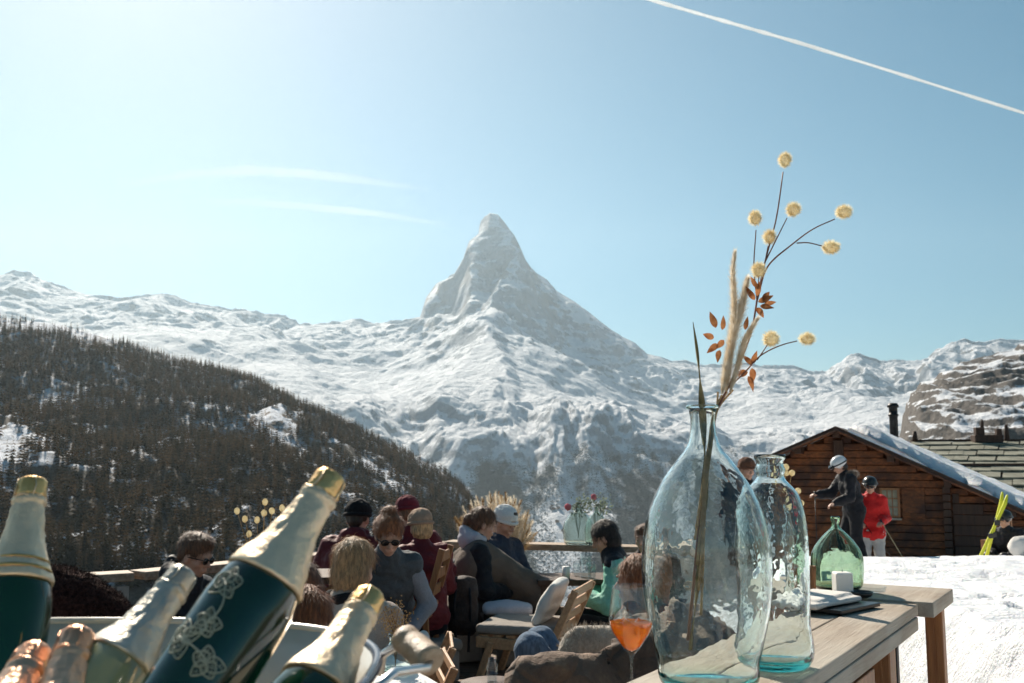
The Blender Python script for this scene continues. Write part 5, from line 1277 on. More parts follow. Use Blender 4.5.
def body_sdf(J, fem=False, pose={}):
    s = SDF(.028); Mh = hmat(J); Mn = Matrix(Mh)
    H = lambda x, y, z: hp_(J, x, y, z)
    s.ell(H(0, -.012, .03), (.074, .094, .088), Mh, k=.0); s.ell(H(0, .012, -.035), (.058, .070, .082), Mh, k=.03)     # skull, jaw
    s.ell(H(0, .055, -.092), (.024, .020, .018), Mh, k=.02)                                                         # chin
    s.cap(H(0, .078, .010), H(0, .101, -.028), .008, .013, k=.012); s.cap(H(-.011, .088, -.032), H(.011, .088, -.032), .009, k=.008)   # nose
    s.cap(H(-.032, .074, .022), H(.032, .074, .022), .011, k=.012)                                                        # brow
    s.cap(H(-.018, .080, -.060), H(.018, .080, -.060), .008, .008, k=.006); s.cap(H(-.015, .078, -.069), H(.015, .078, -.069), .009, k=.005)  # lips
    for x in (-1, 1):
        s.ell(H(x * .040, .052, -.030), (.022, .022, .020), Mh, k=.02)                                                      # cheek
        s.ell(H(x * .076, -.006, -.012), (.010, .020, .032), Mh, k=.006)                                                   # ear
        s.ell(H(x * .030, .086, .002), (.014, .012, .009), Mh, k=.006, cut=True); s.ell(H(x * .030, .075, .002), (.0125, .0125, .0115), Mh, k=.004)
    s.cap(J['nec'] + (J['hea'] - J['nec']) * -.1, H(0, -.03, -.06), .056, .052, k=.03)
    s.cap(J['che'], J['nec'], .11, .06, k=.05); 
    s.cap(J['che'] + V3(-.07, 0, 0), J['che'] + V3(.07, 0, 0), .105, k=.05); s.cap(J['wai'] + V3(-.045, 0, 0), J['wai'] + V3(.045, 0, 0), .095, k=.06)
    s.cap(J['pel'] + V3(-.06, 0, .0), J['pel'] + V3(.06, 0, 0), .112, k=.06)
    for q_ in 'RL':
        s.cap(J['nec'], J['sh' + q_], .055, .058, k=.05); s.cap(J['sh' + q_], J['el' + q_], .052, .040, k=.03); w_ = J['el' + q_] + (J['ha' + q_] - J['el' + q_]) * .86
        s.cap(J['el' + q_], w_, .040, .027, k=.02)
        s.cap(J['hi' + q_], J['kn' + q_], .088, .058, k=.05); s.cap(J['kn' + q_], J['an' + q_], .055, .038, k=.03)
        f0 = J['an' + q_] + V3(0, -.03, -.045); s.cap(f0, f0 + V3(0, .18, -.008), .040, .032, k=.03)
        # hand: palm, four fingers, thumb
        d = (J['ha' + q_] - J['el' + q_]); d /= np.linalg.norm(d); sx = 1 if q_ == 'R' else -1
        lat = np.cross(d, V3(0, 0, 1)); lat /= max(np.linalg.norm(lat), 1e-6); dn = np.cross(lat, d); dn = dn if dn[2] < 0 else -dn
        p0 = w_; p1 = w_ + d * .075; s.cap(p0 + lat * .012, p1 + lat * .022, .019, .014, k=.012); s.cap(p0 - lat * .012, p1 - lat * .022, .019, .014, k=.012); s.cap(p0, p1, .019, .015, k=.01)
        for i, (o_, L_) in enumerate(((-.031, .060), (-.0105, .074), (.0105, .070), (.031, .052))):
            a = p1 + lat * o_; m = a + d * L_ * .5 + dn * .012; e = m + d * L_ * .28 + dn * .030; s.cap(a, m, .0095, .0088, k=.003); s.cap(m, e, .0088, .0072, k=.003)
        a = p0 + d * .022 - lat * .022 * 1; m = a - lat * .030 + d * .026 + dn * .010; s.cap(a, m, .012, .0105, k=.006); s.cap(m, m + d * .030 + dn * .004, .0105, .0085, k=.003)
    return s
def jacket_sdf(J, puff=1.0, long_=0, collar=True, sleeves=True, hood=False, poncho=False):
    s = SDF(.035); p = .016 * puff
    up = J['nec'] - J['che']; up /= np.linalg.norm(up)
    s.cap(J['che'] + V3(-.085, 0, 0), J['che'] + V3(.085, 0, 0), .108 + p, k=.06); s.cap(J['che'], J['nec'] - up * .03, .13 + p, .075 + p, k=.05)
    s.cap(J['wai'] + V3(-.06, 0, 0), J['wai'] + V3(.06, 0, 0), .112 + p, k=.07); s.cap(J['pel'] + V3(-.065, 0, .02 - long_), J['pel'] + V3(.065, 0, .02 - long_), .125 + p, .125 + p, k=.06)
    for q_ in 'RL':
        s.cap(J['nec'] - up * .02, J['sh' + q_], .056 + p * .6, .060 + p, k=.045)
        if sleeves:
            w_ = J['el' + q_] + (J['ha' + q_] - J['el' + q_]) * .84
            s.cap(J['sh' + q_], J['el' + q_], .060 + p, .050 + p, k=.04); s.cap(J['el' + q_], w_, .054 + p, .040 + p * .6, k=.03)
            for t_ in (.35, .7):       # gathered folds
                c = J['el' + q_] * (1 - t_) + w_ * t_; d = w_ - J['el' + q_]; d /= np.linalg.norm(d); s.cap(c - d * .005, c + d * .005, .049 + p, k=.02)
    if collar: 
        n0 = J['nec'] - up * .01; s.cap(n0, n0 + up * .045, .075 + p * .4, .070 + p * .3, k=.03)
    if hood:
        h0 = J['nec'] + V3(0, -.075, .035); s.ell(h0, (.105, .065, .075), k=.03); s.cap(h0 + V3(-.075, .06, .02), h0 + V3(.075, .06, .02), .035, k=.03)
    return s
def trousers_sdf(J, p=.012):
    s = SDF(.035); s.cap(J['pel'] + V3(-.06, 0, 0), J['pel'] + V3(.06, 0, 0), .120 + p, k=.06)
    for q_ in 'RL':
        s.cap(J['hi' + q_], J['kn' + q_], .096 + p, .066 + p, k=.05); a = J['an' + q_] + V3(0, 0, .01); s.cap(J['kn' + q_], a, .064 + p, .052 + p, k=.03)
        m = (J['kn' + q_] + a) / 2; s.cap(m + V3(0, 0, .012), m - V3(0, 0, .012), .062 + p, k=.03)
    return s
def boots_sdf(J):
    s = SDF(.02)
    for q_ in 'RL':
        f0 = J['an' + q_] + V3(0, -.035, -.045); s.cap(f0, f0 + V3(0, .20, -.004), .048, .040, k=.03); s.cap(J['an' + q_] + V3(0, 0, .06), f0, .055, .05, k=.02)
    return s
def hair_sdf(J, style):
    s = SDF(.025); Mh = hmat(J); H = lambda x, y, z: hp_(J, x, y, z)
    s.ell(H(0, -.022, .042), (.086, .102, .092), Mh, k=.02)
    if style == 'short': s.ell(H(0, .030, .098), (.060, .055, .030), Mh, k=.02); s.ell(H(0, -.075, -.02), (.060, .035, .05), Mh, k=.02)
    if style in ('bob',): s.ell(H(0, -.045, -.03), (.088, .070, .085), Mh, k=.03)
    if style == 'long': s.ell(H(0, -.05, -.05), (.084, .062, .11), Mh, k=.03); s.cap(H(-.05, -.05, -.08), H(-.06, -.04, -.20), .04, .025); s.cap(H(.05, -.05, -.08), H(.06, -.04, -.20), .04, .025); s.cap(H(0, -.08, -.08), H(0, -.09, -.22), .05, .03)
    if style == 'tail': s.ell(H(0, -.05, .0), (.080, .060, .07), Mh, k=.03); s.cap(H(0, -.10, .03), H(0, -.135, .01), .022, .03); s.cap(H(0, -.135, .01), H(0, -.15, -.15), .032, .012, k=.02)
    if style == 'bun': s.ell(H(0, -.045, -.01), (.080, .060, .07), Mh, k=.03); s.ell(H(0, -.07, .125), (.042, .038, .032), Mh, k=.02)
    # face opening
    s.ell(H(0, .095, -.035), (.070, .060, .092), Mh, k=.0, cut=True); s.ell(H(0, .05, -.10), (.075, .07, .07), Mh, k=0, cut=True)
    return s
def person(label, loc, rz, pose, top, legs, hair=None, hat=None, group='', scale=1.0, res=.010, **k):
    t = thing('person', label, 'person', loc, rz, group or None); t.scale = (scale,) * 3
    J = skeleton(pose)
    sdf_obj('body', body_sdf(J), M['skin'], t, res * .8, 0, None, 1)
    jk = sdf_obj(k.get('topname', 'jacket'), jacket_sdf(J, k.get('puff', 1), k.get('long_', 0), True, not k.get('vest'), k.get('hood', False)), M[top], t, res, 0, [(.007, (14, 14, 22)), (.006, (30, 30, 42)), (.003, 70)], 1)
    if k.get('vest'):
        s = SDF(.03)
        for q_ in 'RL':
            w_ = J['el' + q_] + (J['ha' + q_] - J['el' + q_]) * .88; s.cap(J['sh' + q_], J['el' + q_], .062, .052, k=.04); s.cap(J['el' + q_], w_, .052, .038, k=.03)
            sdf_obj('sleeve', s, M[k['vest']], t, res, 0, [(.005, (18, 18, 26)), (.003, 50)], 1); s = SDF(.03)
    if k.get('yoke'):
        s = SDF(.04); up = J['nec'] - J['che']; up /= np.linalg.norm(up)
        s.cap(J['nec'] - up * .02 , J['nec'], .105, .088, k=.03); 
        for q_ in 'RL': s.cap(J['nec'] + up * .01, J['sh' + q_] + up * .012, .076, .082, k=.03)
        s.cap(J['nec'], J['nec'] + up * .05, .092, .086, k=.03); sdf_obj('yoke', s, M[k['yoke']], t, res, 0, [(.005, (18, 18, 26)), (.003, 50)], 1)
    if k.get('hoodm'):
        s = SDF(.03); h0 = J['nec'] + V3(0, -.085, .045); s.ell(h0, (.115, .07, .085), k=.03); s.cap(h0 + V3(-.085, .05, .02), h0 + V3(-.06, .12, .0), .04, .03); s.cap(h0 + V3(.085, .05, .02), h0 + V3(.06, .12, .0), .04, .03)
        s.cap(h0 + V3(-.085, .05, .02), h0 + V3(0, -.02, .075), .035); s.cap(h0 + V3(.085, .05, .02), h0 + V3(0, -.02, .075), .035)
        sdf_obj('hood', s, M[k['hoodm']], t, res, 0, [(.006, 25), (.004, 80)], 1)
    if legs:
        sdf_obj('trousers', trousers_sdf(J, k.get('legp', .008)), M[legs], t, res * 1.1, 0, [(.006, (16, 16, 26)), (.003, 55)], 1)
        sdf_obj('boots', boots_sdf(J), M['boot'], t, res * 1.1, 0, None, 1)
    H = lambda x, y, z: hp_(J, x, y, z); Mh = hmat(J)
    if hair: sdf_obj('hair', hair_sdf(J, hair[0]), M[hair[1]], t, res * .7, 0, [(.006, (40, 40, 14)), (.004, (90, 90, 30))], 1, strands=None if hat else (3200, .055 if hair[0] in ('bob', 'long', 'tail') else .032, .0014, 'hair'))
    if hat:
        kind, hm_ = hat; s = SDF(.015)
        if kind in ('beanie', 'pompom'):
            s.ell(H(0, -.016, .062), (.094, .112, .092), Mh, k=.01); s.cap(H(-.03, .0, .05), H(.03, .0, .05), .07, k=.02)
            s.ell(H(0, .085, -.035), (.085, .075, .085), Mh, k=0, cut=True); s.rbox(H(0, .0, -.10), (.2, .2, .112), Mh, .01, cut=True)
            o = sdf_obj('beanie', s, M[hm_], t, res * .7, 0, [(.004, (60, 60, 20)), (.003, 90)], 1)
            c = MB(); P_ = [H(.094 * math.sin(a_), -.014 + .112 * math.cos(a_), .030) for a_ in np.linspace(0, 2 * PI, 36)]; c.tube(P_, .0145, 10, cap=False, flat=1.0); c.build('cuff', M[hm_], o)
            if kind == 'pompom': b = MB(); b.ball(H(0, -.03, .165), .035, 14, 10, rough=.12, rng=random.Random(2)); b.build('pompom', M[hm_], o)
        if kind == 'helmet':
            s.ell(H(0, -.018, .050), (.108, .130, .105), Mh, k=.01); s.ell(H(0, .105, -.045), (.088, .085, .085), Mh, k=0, cut=True); s.rbox(H(0, 0, -.13), (.2, .2, .09), Mh, .01, cut=True)
            o = sdf_obj('helmet', s, M[hm_], t, res * .7, 0, None, 2)
            b = MB(); P_ = [H(.112 * math.sin(a_), -.015 + .134 * math.cos(a_), .035 + .012 * math.cos(a_)) for a_ in np.linspace(0, 2 * PI, 36)]; b.tube(P_, .010, 8, cap=False); b.build('goggle_strap', M['black_plastic'], o)
            b = MB(); b.tube([H(-.06, .108, .045), H(-.035, .128, .045), H(0, .134, .045), H(.035, .128, .045), H(.06, .108, .045)], .026, 12); b.build('goggles', M['shades'], o)
    if k.get('shades'):
        b = MB()
        for x in (-.031, .031): b.ball(H(x, .094, .0), (.026, .006, .021), 14, 8, M=Mh)
        b.tube([H(-.03, .1, .006), H(0, .104, .01), H(.03, .1, .006)], .003, 6)
        for x in (-1, 1): b.tube([H(x * .056, .09, .008), H(x * .078, .06, .008), H(x * .082, -.01, .0)], .003, 6)
        b.build('sunglasses', M['shades'], t)
    else:
        for x in (-.030, .030):
            b = MB(); b.ball(H(x, .0865, .002), (.0075, .0035, .0055), 10, 6, M=Mh); b.build('eye', M['black_plastic'], t)
            b = MB(); b.tube([H(x - .014, .088, .024), H(x, .093, .029), H(x + .014, .088, .023)], .0035, 5); b.build('eyebrow', M[hair[1]] if hair else M['hair_dark'], t)
    if k.get('scarf'):
        s = SDF(.02); n0 = J['nec'] + V3(0, .01, .03)
        for i in range(10):
            a_ = i * 2 * PI / 10; b_ = (i + 1) * 2 * PI / 10; s.cap(n0 + V3(.075 * math.sin(a_), .075 * math.cos(a_), .01 * math.sin(3 * a_)), n0 + V3(.075 * math.sin(b_), .075 * math.cos(b_), .01 * math.sin(3 * b_)), .032)
        sdf_obj('scarf', s, M[k['scarf']], t, res, 0, [(.006, 25), (.004, 60)], 1)
    if k.get('extra'): k['extra'](t, J)
    return t
# place a seated figure so that its head centre lands at a measured point
def seat_at(px, py, Y, pose, rz, scale=1.0, zfoot=0.0):
    """keep the feet at zfoot; the hip height is set so the head sits at the measured height"""
    h = at(px, py, Y); J = skeleton(pose); c, s_ = math.cos(rz), math.sin(rz)
    need = (h.z - zfoot) / scale - J['hea'][2]; pose = dict(pose); pose['hip'] = pose.get('hip', .50) + need
    if not pose.get('stand'): pose['knee'] = pose.get('knee', .50) + need * .7
    for kk in ('handR', 'handL'):
        if kk in pose: v = pose[kk]; pose[kk] = (v[0], v[1], v[2] + need)
    J = skeleton(pose); q_ = J['hea'] * scale
    loc = Vector((h.x - (q_[0] * c - q_[1] * s_), h.y - (q_[0] * s_ + q_[1] * c), zfoot)); return loc, pose
def sit(label, px, py, Y, face, pose, top, legs, scale=1.0, zfoot=0.0, **k):
    """face: compass heading in degrees the figure looks to, 0 = away from the camera, 90 = right"""
    rz = -R(face); loc, pose = seat_at(px, py, Y, pose, rz, scale, zfoot); return person(label, loc, rz, pose, top, legs, scale=scale, **k), loc, pose
GL = 'guests seated on the timber terrace'; GS = 'skiers near the log hut'
SEATS = []
def S_(*a, **k):
    t, loc, pose = sit(*a, **k); SEATS.append((loc, -R(a[4]), pose['hip'], k.get('scale', 1))); return t
LAP = dict(handR=(.10, .32, .66), handL=(-.10, .32, .66))
# man with sunglasses
S_('man with short brown hair and sunglasses in a black jacket by the grey railing', 196, 556, 6.0, 108, dict(lean=.12, hunch=.2, head=.30, handR=(.08, .36, .80), handL=(-.10, .38, .80)), 'black_jacket', 'black_trousers',
   hair=('short', 'hair_brown'), hat=None, shades=True, group=GL, res=.009, hoodm='black_jacket')
# near person under the fuzzy hat: head only shows
def fuzzy(t, J): pass
tF, lF, pF = sit('person in a large fuzzy dark brown hat just behind the tub', 82, 632, 2.85, 78, dict(lean=.25, hunch=.35, head=.5), 'black_jacket', 'black_trousers', group=GL, scale=1.0)
J = skeleton(pF); s = SDF(.02); Mh = hmat(J); s.ell(hp_(J, 0, -.045, .050), (.104, .175, .092), Mh, k=.02); s.ell(hp_(J, 0, .10, -.06), (.09, .08, .09), Mh, k=0, cut=True); s.rbox(hp_(J, 0, 0, -.135), (.25, .25, .10), Mh, .01, cut=True)
sdf_obj('fuzzy_hat', s, M['fuzzy'], tF, .006, 0, [(.006, 30), (.005, 110), (.003, 200)], 0, strands=(16000, .008, .0012, 'fuzz')); SEATS.append((lF, -R(60), pF['hip'], 1))
# people half hidden by the leaning bottle
S_('woman with wavy auburn hair in a black jacket half hidden by the leaning bottle', 268, 566, 5.4, 30, dict(lean=.15, hunch=.2, head=.2), 'black_jacket', 'black_trousers', hair=('bob', 'hair_auburn'), group=GL)
S_('person in a dark padded jacket leaning forward right of the leaning bottle', 300, 590, 4.9, -50, dict(lean=.35, hunch=.4, head=.5), 'black_jacket', 'jeans', hair=('long', 'hair_brown'), group=GL)
S_('person with curly reddish hair low behind the tub rim', 306, 626, 3.4, 20, dict(lean=.3, hunch=.3, head=.3), 'black_jacket', 'black_trousers', hair=('bob', 'hair_auburn'), group=GL, scale=.96)
# maroon pair at the high table
S_('person in a maroon jacket and black beanie facing the valley', 358, 519, 7.6, 8, dict(lean=.22, hunch=.3, head=.1, hip=.7), 'maroon_jacket', 'black_trousers', hat=('beanie', 'black_knit'), hair=('short', 'hair_dark'), puff=1.6, hood=True, group=GL)
S_('person in a maroon jacket and maroon beanie behind the woman in a vest', 407, 514, 7.6, -18, dict(lean=.10, hunch=.2, head=.2, hip=.7, handR=(.2, .2, .75)), 'maroon_jacket', 'black_trousers', hat=('beanie', 'maroon_knit'), hair=('short', 'hair_brown'), puff=1.3, group=GL, scale=.92)
S_('person in a beige knitted beanie just right of the maroon beanie', 420, 527, 7.25, -30, dict(lean=.05, hunch=.15, head=.1), 'maroon_jacket', 'black_trousers', hat=('beanie', 'beige_knit'), hair=('bob', 'hair_blond'), puff=1.2, group=GL, scale=.88)
# woman in vest leaning towards the camera
S_('woman in a grey padded vest and sunglasses leaning over with her hair pinned up', 389, 535, 6.15, 168, dict(lean=.38, hunch=.30, head=.45, hip=.62, shw=.145, handR=(.10, .34, .62), handL=(-.10, .34, .62)), 'grey_vest', 'black_trousers', hair=('bun', 'hair_auburn'), shades=True, vest='grey_sleeve', topname='vest', puff=1.25, group=GL, res=.009)
# blond guest from behind
S_('guest with straight blond hair in a beige coat seen from behind', 355, 568, 4.6, 22, dict(lean=.10, hunch=.18, head=.25, shw=.185), 'beige_coat', 'black_trousers', hair=('bob', 'hair_blond'), scarf='black_knit', group=GL, puff=1.2, res=.009)
# couple on the bench
def blanket(t, J):
    s = SDF(.06); s.cap(J['nec'] + V3(-.12, -.02, -.05), J['nec'] + V3(.12, -.02, -.05), .085); s.cap(J['che'] + V3(-.10, 0, 0), J['che'] + V3(.10, 0, 0), .155); s.cap(J['pel'] + V3(-.10, 0, 0), J['pel'] + V3(.10, 0, 0), .19)
    s.cap(J['nec'] + V3(.10, .05, -.08), J['knR'] + V3(0, .12, .10), .09, .10, k=.08); s.cap(J['nec'] + V3(-.10, .05, -.08), J['knL'] + V3(0, .12, .10), .09, .10, k=.08); s.cap(J['che'] + V3(0, .1, -.06), (J['knR'] + J['knL']) / 2 + V3(0, .10, .08), .12, .12, k=.08)
    for q_ in 'RL': s.cap(J['kn' + q_] + V3(0, .08, .05), J['an' + q_] + V3(0, .1, .10), .11, .14, k=.08)
    s.cap((J['knR'] + J['knL']) / 2 + V3(0, .06, 0), (J['anR'] + J['anL']) / 2 + V3(0, .05, .12), .13, .16, k=.08); s.cap(J['pel'] + V3(0, -.05, 0), J['pel'] + V3(0, -.03, -.36), .17, .19, k=.08)
    sdf_obj('blanket', s, M['blanket'], t, .012, 0, [(.02, (5, 5, 1.6)), (.012, (12, 12, 4)), (.004, 30)], 2)
S_('woman with tied back brown hair wrapped in a brown blanket beside the white beanie', 484, 524, 8.0, 78, dict(lean=.08, hunch=.20, head=.25, yaw=-.1, kf=.50), 'black_jacket', 'black_trousers', hair=('tail', 'hair_brown'), hoodm='hood_grey', extra=blanket, group=GL, res=.009)
S_('man in a white beanie and navy jacket sitting against the railing', 505, 523, 8.5, 128, dict(lean=-.02, hunch=.15, head=.35, handR=(.1, .36, .62), handL=(-.10, .36, .62)), 'navy_jacket', 'black_trousers', hat=('beanie', 'white_knit'), hair=('short', 'hair_dark'), puff=1.5, group=GL, res=.009)
# mint jacket, boy, boulder guest
S_('woman with dark hair in a mint and black fleece bending over the low table', 604, 538, 7.75, -80, dict(lean=.16, hunch=.22, head=.45, handR=(.12, .40, .78), handL=(-.12, .40, .78)), 'mint_jacket', 'black_trousers', hair=('bob', 'hair_dark'), yoke='black_jacket', group=GL, res=.009)
S_('child with brown hair resting a hand on the chin behind the mint jacket', 644, 539, 8.1, -150, dict(lean=.1, hunch=.1, head=.1, handR=(.02, .16, .85), handL=(-.05, .28, .70)), 'black_jacket', 'black_trousers', hair=('short', 'hair_brown'), scale=.86, group=GL)
S_('guest in blue jeans whose brown hair shows behind the wine glass', 637, 582, 4.9, -74, dict(lean=-.30, hunch=.1, head=.0, kf=.36, spread=.10, knee=.80), 'black_jacket', 'jeans', hair=('bob', 'hair_auburn'), group=GL)
# skiers
def pole(name_, label, a, b_, m, grp):
    t = thing('ski_pole', label, 'ski pole', b_, 0, grp); a = Vector(a) - Vector(b_); d = a.normalized()
    MB().tube([(0, 0, 0), a * .9], [.005, .008], 8).build('shaft', M[m], t); MB().tube([a * .88, a], [.014, .017], 8).build('grip', M['black_plastic'], t); MB().lathe([(.004, 0), (.045, .006), (.04, .012), (.004, .016)], 12, d.to_track_quat('Z', 'Y').to_matrix(), d * .06).build('basket', M['black_plastic'], t)
fz = lambda x, y: float(snow_z(np.array([x]), np.array([y]))[0])
hx = at(841, 466, 15.6); z0 = fz(hx.x, hx.y)
def furhood(t, J):
    s = SDF(.03); h0 = J['nec'] + V3(0, -.07, .02)
    for i in range(8):
        a_ = -2.2 + i * .63; b_ = a_ + .63; s.cap(h0 + V3(.12 * math.sin(a_), .09 * math.cos(a_) * -1, .01), h0 + V3(.12 * math.sin(b_), .09 * math.cos(b_) * -1, .01), .042)
    sdf_obj('fur_trim', s, M['fur'], t, .009, 0, [(.012, 40), (.006, 110)], 0, strands=(1500, .03, .003, 'fuzz'))
t1_, l1_, p1_ = sit('skier in black with a white helmet and fur trimmed hood', 839, 466, 15.6, -95, dict(stand=1, hip=.93, lean=.12, hunch=.25, head=.55, stride=.12, handR=(.16, .55, 1.18), handL=(-.2, .42, 1.05)), 'black_jacket', 'black_trousers', hat=('helmet', 'white_plastic'), hair=('bob', 'hair_dark'), extra=furhood, group=GS, zfoot=z0 - .02, puff=1.5, legp=.02)
hx2 = at(869, 487, 16.6); z02 = fz(hx2.x, hx2.y)
t2_, l2_, p2_ = sit('skier in a red jacket and pale trousers leaning on a ski pole', 870, 486, 15.9, 200, dict(stand=1, hip=.86, lean=.05, hunch=.1, head=.2, stride=.05, handR=(.15, .22, 1.0), handL=(-.13, .28, 1.02), shw=.16), 'red_jacket', 'pale_trousers', hat=('helmet', 'black_plastic'), hair=('short', 'hair_dark'), shades=True, group=GS, zfoot=z02 - .02, puff=1.3, long_=.03, legp=.012)
def wpos(loc, rz, v, sc_=1): c, s_ = math.cos(rz), math.sin(rz); return Vector((loc.x + (v[0] * c - v[1] * s_) * sc_, loc.y + (v[0] * s_ + v[1] * c) * sc_, loc.z + v[2] * sc_))
J = skeleton(p1_); h = wpos(l1_, R(95), J['haR']); pole('', 'dark ski pole held out by the skier in black', h + Vector((0, 0, .05)), (h.x - .03, h.y - .1, fz(h.x, h.y)), 'black_metal', GS + ' poles')
J = skeleton(p2_); h = wpos(l2_, -R(200), J['haL']); pole('', 'pale ski pole in front of the red jacket', h + Vector((0, 0, .05)), (h.x + .28, h.y - .25, fz(h.x, h.y) + .01), 'ski_pole', GS + ' poles')
h = wpos(l2_, -R(200), J['haR']); pole('', 'dark ski pole behind the red jacket', h + Vector((0, 0, .05)), (h.x + .55, h.y + .1, fz(h.x, h.y) + .01), 'black_metal', GS + ' poles')
# partly hidden guest between the two vases
sit('person in a brown hat and dark jacket seen between vase and jar', 747, 470, 12.0, 160, dict(stand=1, hip=.86, head=.1), 'black_jacket', 'black_trousers', hat=('beanie', 'brown_knit'), hair=('short', 'hair_brown'), group=GS, zfoot=fz(3.0, 12.0))
# seated skier at the right edge with things leaning beside
zr = fz(7.7, 15.2)
sit('seated skier in a black jacket with goggles at the right edge', 1004, 520, 15.4, -125, dict(lean=.1, hunch=.25, head=.2), 'black_jacket', 'black_trousers', hat=('helmet', 'black_plastic'), hair=('short', 'hair_auburn'), group=GS, zfoot=zr - .1, puff=1.5)
# ------------------------------------------------------------------ furniture on the terrace
def stool(loc, rz, hip, sc_, n_):
    """hidden seats under the guests: a padded block stool"""
    h = max(.22, (hip - .13) * sc_); t = thing('block_seat', SEATL[n_], 'seat', (loc.x, loc.y, .0), rz)
    b = MB(); b.box((0, 0, (h - .07) / 2 + .004), (.36, .36, h - .078)); b.build('base', M['canvas'], t, bevel=.015)
    s = SDF(.02); s.rbox((0, 0, h - .045), (.20, .20, .04), None, .03); sdf_obj('seat_pad', s, M['cushion_dark'], t, .014, 0, [(.004, 12)], 1)
SEATL = ['grey block seat under the man in sunglasses', 'grey block seat under the person in the fuzzy hat', 'grey block seat under the auburn haired woman', 'grey block seat under the person in the dark padded jacket', 'grey block seat under the curly reddish haired person',
         'tall grey seat under the black beanie guest', 'tall grey seat under the maroon beanie guest', 'grey seat under the beige beanie guest', 'grey seat behind the woman in a vest', 'grey seat under the blond guest', 'grey block seat under the woman in the brown blanket', 'grey block seat under the man in the white beanie',
         'grey block seat under the woman in mint fleece', 'grey block seat under the child', 'grey block seat under the guest in jeans']
order_ = [0, 14, 1, 2, 3, 4, 5, 6, 7, 8, 9, 10, 11, 12, 13]
for i, (loc, rz, hip, sc_) in enumerate(SEATS):
    c, s_ = math.cos(rz), math.sin(rz); stool(Vector((loc.x + s_ * .02, loc.y - c * .02, 0)), rz, hip, sc_, i)
def pillow(name, c, size, Mx, m, t, res=.012, pw=4):
    s = SDF(.03); hx_, hy_, hz_ = size; s.rbox(c, (hx_ * .9, hy_ * .5, hz_ * .9), Mx, hy_ * .45, k=0); s.ell(c, (hx_ * .85, hy_ * 1.0, hz_ * .85), Mx, k=.05); return sdf_obj(name, s, M[m], t, res, 0, [(.006, 9), (.003, 30)], 2)
# open lounge chair with pale cushions, seen from the side: faces left
def lounge_chair(label, loc, rz, back='cushion_light', canvas=False):
    t = thing('lounge_chair', label, 'chair', loc, rz)            # local: faces +y, width along x
    W = .66; D = .62; zs = .34
    for x in (-W / 2, W / 2):
        b = MB(); b.beam((x, .36, 0), (x, .24, zs), .055, .05, up=(1, 0, 0)); b.build('leg', M['teak'], t, bevel=.006)
        b = MB(); b.beam((x, -.34, 0), (x, -.24, zs), .055, .05, up=(1, 0, 0)); b.beam((x, -.235, zs - .02), (x, -.44, zs + .42), .055, .05, up=(1, 0, 0)); b.build('leg', M['teak'], t, bevel=.006)
        b = MB(); b.beam((x * .96, -.30, zs - .03), (x * .96, .36, zs), .04, .085); b.build('side_rail', M['teak'], t, bevel=.006)
    b = MB(); b.beam((-W / 2, .35, zs), (W / 2, .35, zs), .04, .08, up=(0, 0, 1)); b.build('front_rail', M['teak'], t, bevel=.006)
    b = MB()
    for k in range(6): y = -.24 + k * .11; b.beam((-W / 2 + .02, y, zs + .045), (W / 2 - .02, y, zs + .045), .07, .02)
    b.build('seat_slats', M['teak'], t, bevel=.003)
    b = MB()
    for k in range(4): u = .10 + k * .10; b.beam((-W / 2, -.24 - u * .49, zs + u), (W / 2, -.24 - u * .49, zs + u), .02, .06)
    b.build('back_slats', M['teak'], t, bevel=.003)
    s = SDF(.02); s.rbox((0, .06, zs + .095), (W / 2 - .01, .32, .038), None, .03); sdf_obj('seat_cushion', s, M['cushion_dark'], t, .012, 0, [(.004, 9), (.002, 30)], 1)
    pillow('back_cushion', (0, -.16, zs + .29), (.27, .075, .21), Matrix.Rotation(R(28), 3, 'X'), back, t)
    return t
c = at(527, 655, 7.3); lounge_chair('open wooden lounge chair with a pale back cushion in front of the couple', (c.x + .03, c.y - .15, 0), R(74)).scale = (.86,) * 3
t = thing('floor_cushion', 'blue grey cushion lying behind the lounge chair seat', 'cushion', at(508, 606, 7.6) * 1.0); pz = .42; t.location.z = pz
pillow('cover', (0, 0, 0), (.2, .06, .17), Matrix.Rotation(PI / 2, 3, 'X'), 'hood_grey', t)
t = thing('ottoman', 'brown upholstered ottoman behind the lounge chair legs', 'ottoman', (at(522, 606, 7.6).x, 7.66, .005))
s = SDF(.02); s.rbox((0, 0, .18), (.19, .15, .175), None, .04); sdf_obj('body', s, M['cushion_dark'], t, .016, 0, [(.005, 8)], 1)
t = thing('block_seat', 'grey upholstered block seat left of the brown blanket', 'seat', (at(455, 640, 7.9).x, 7.9, .005), .2); t.scale = (.8,) * 3
s = SDF(.02); s.rbox((0, 0, .24), (.24, .28, .235), None, .035); sdf_obj('body', s, M['canvas'], t, .014, 0, [(.005, 8)], 1)
c = lounge_chair('wooden lounge chair with a grey cushion nearest the small teal vase', (-.62, 4.98, 0), R(100), 'cushion'); c.scale = (.72,) * 3
c = lounge_chair('second wooden lounge chair behind the nearer grey cushioned one', (-.64, 5.52, 0), R(95), 'cushion'); c.scale = (.72,) * 3
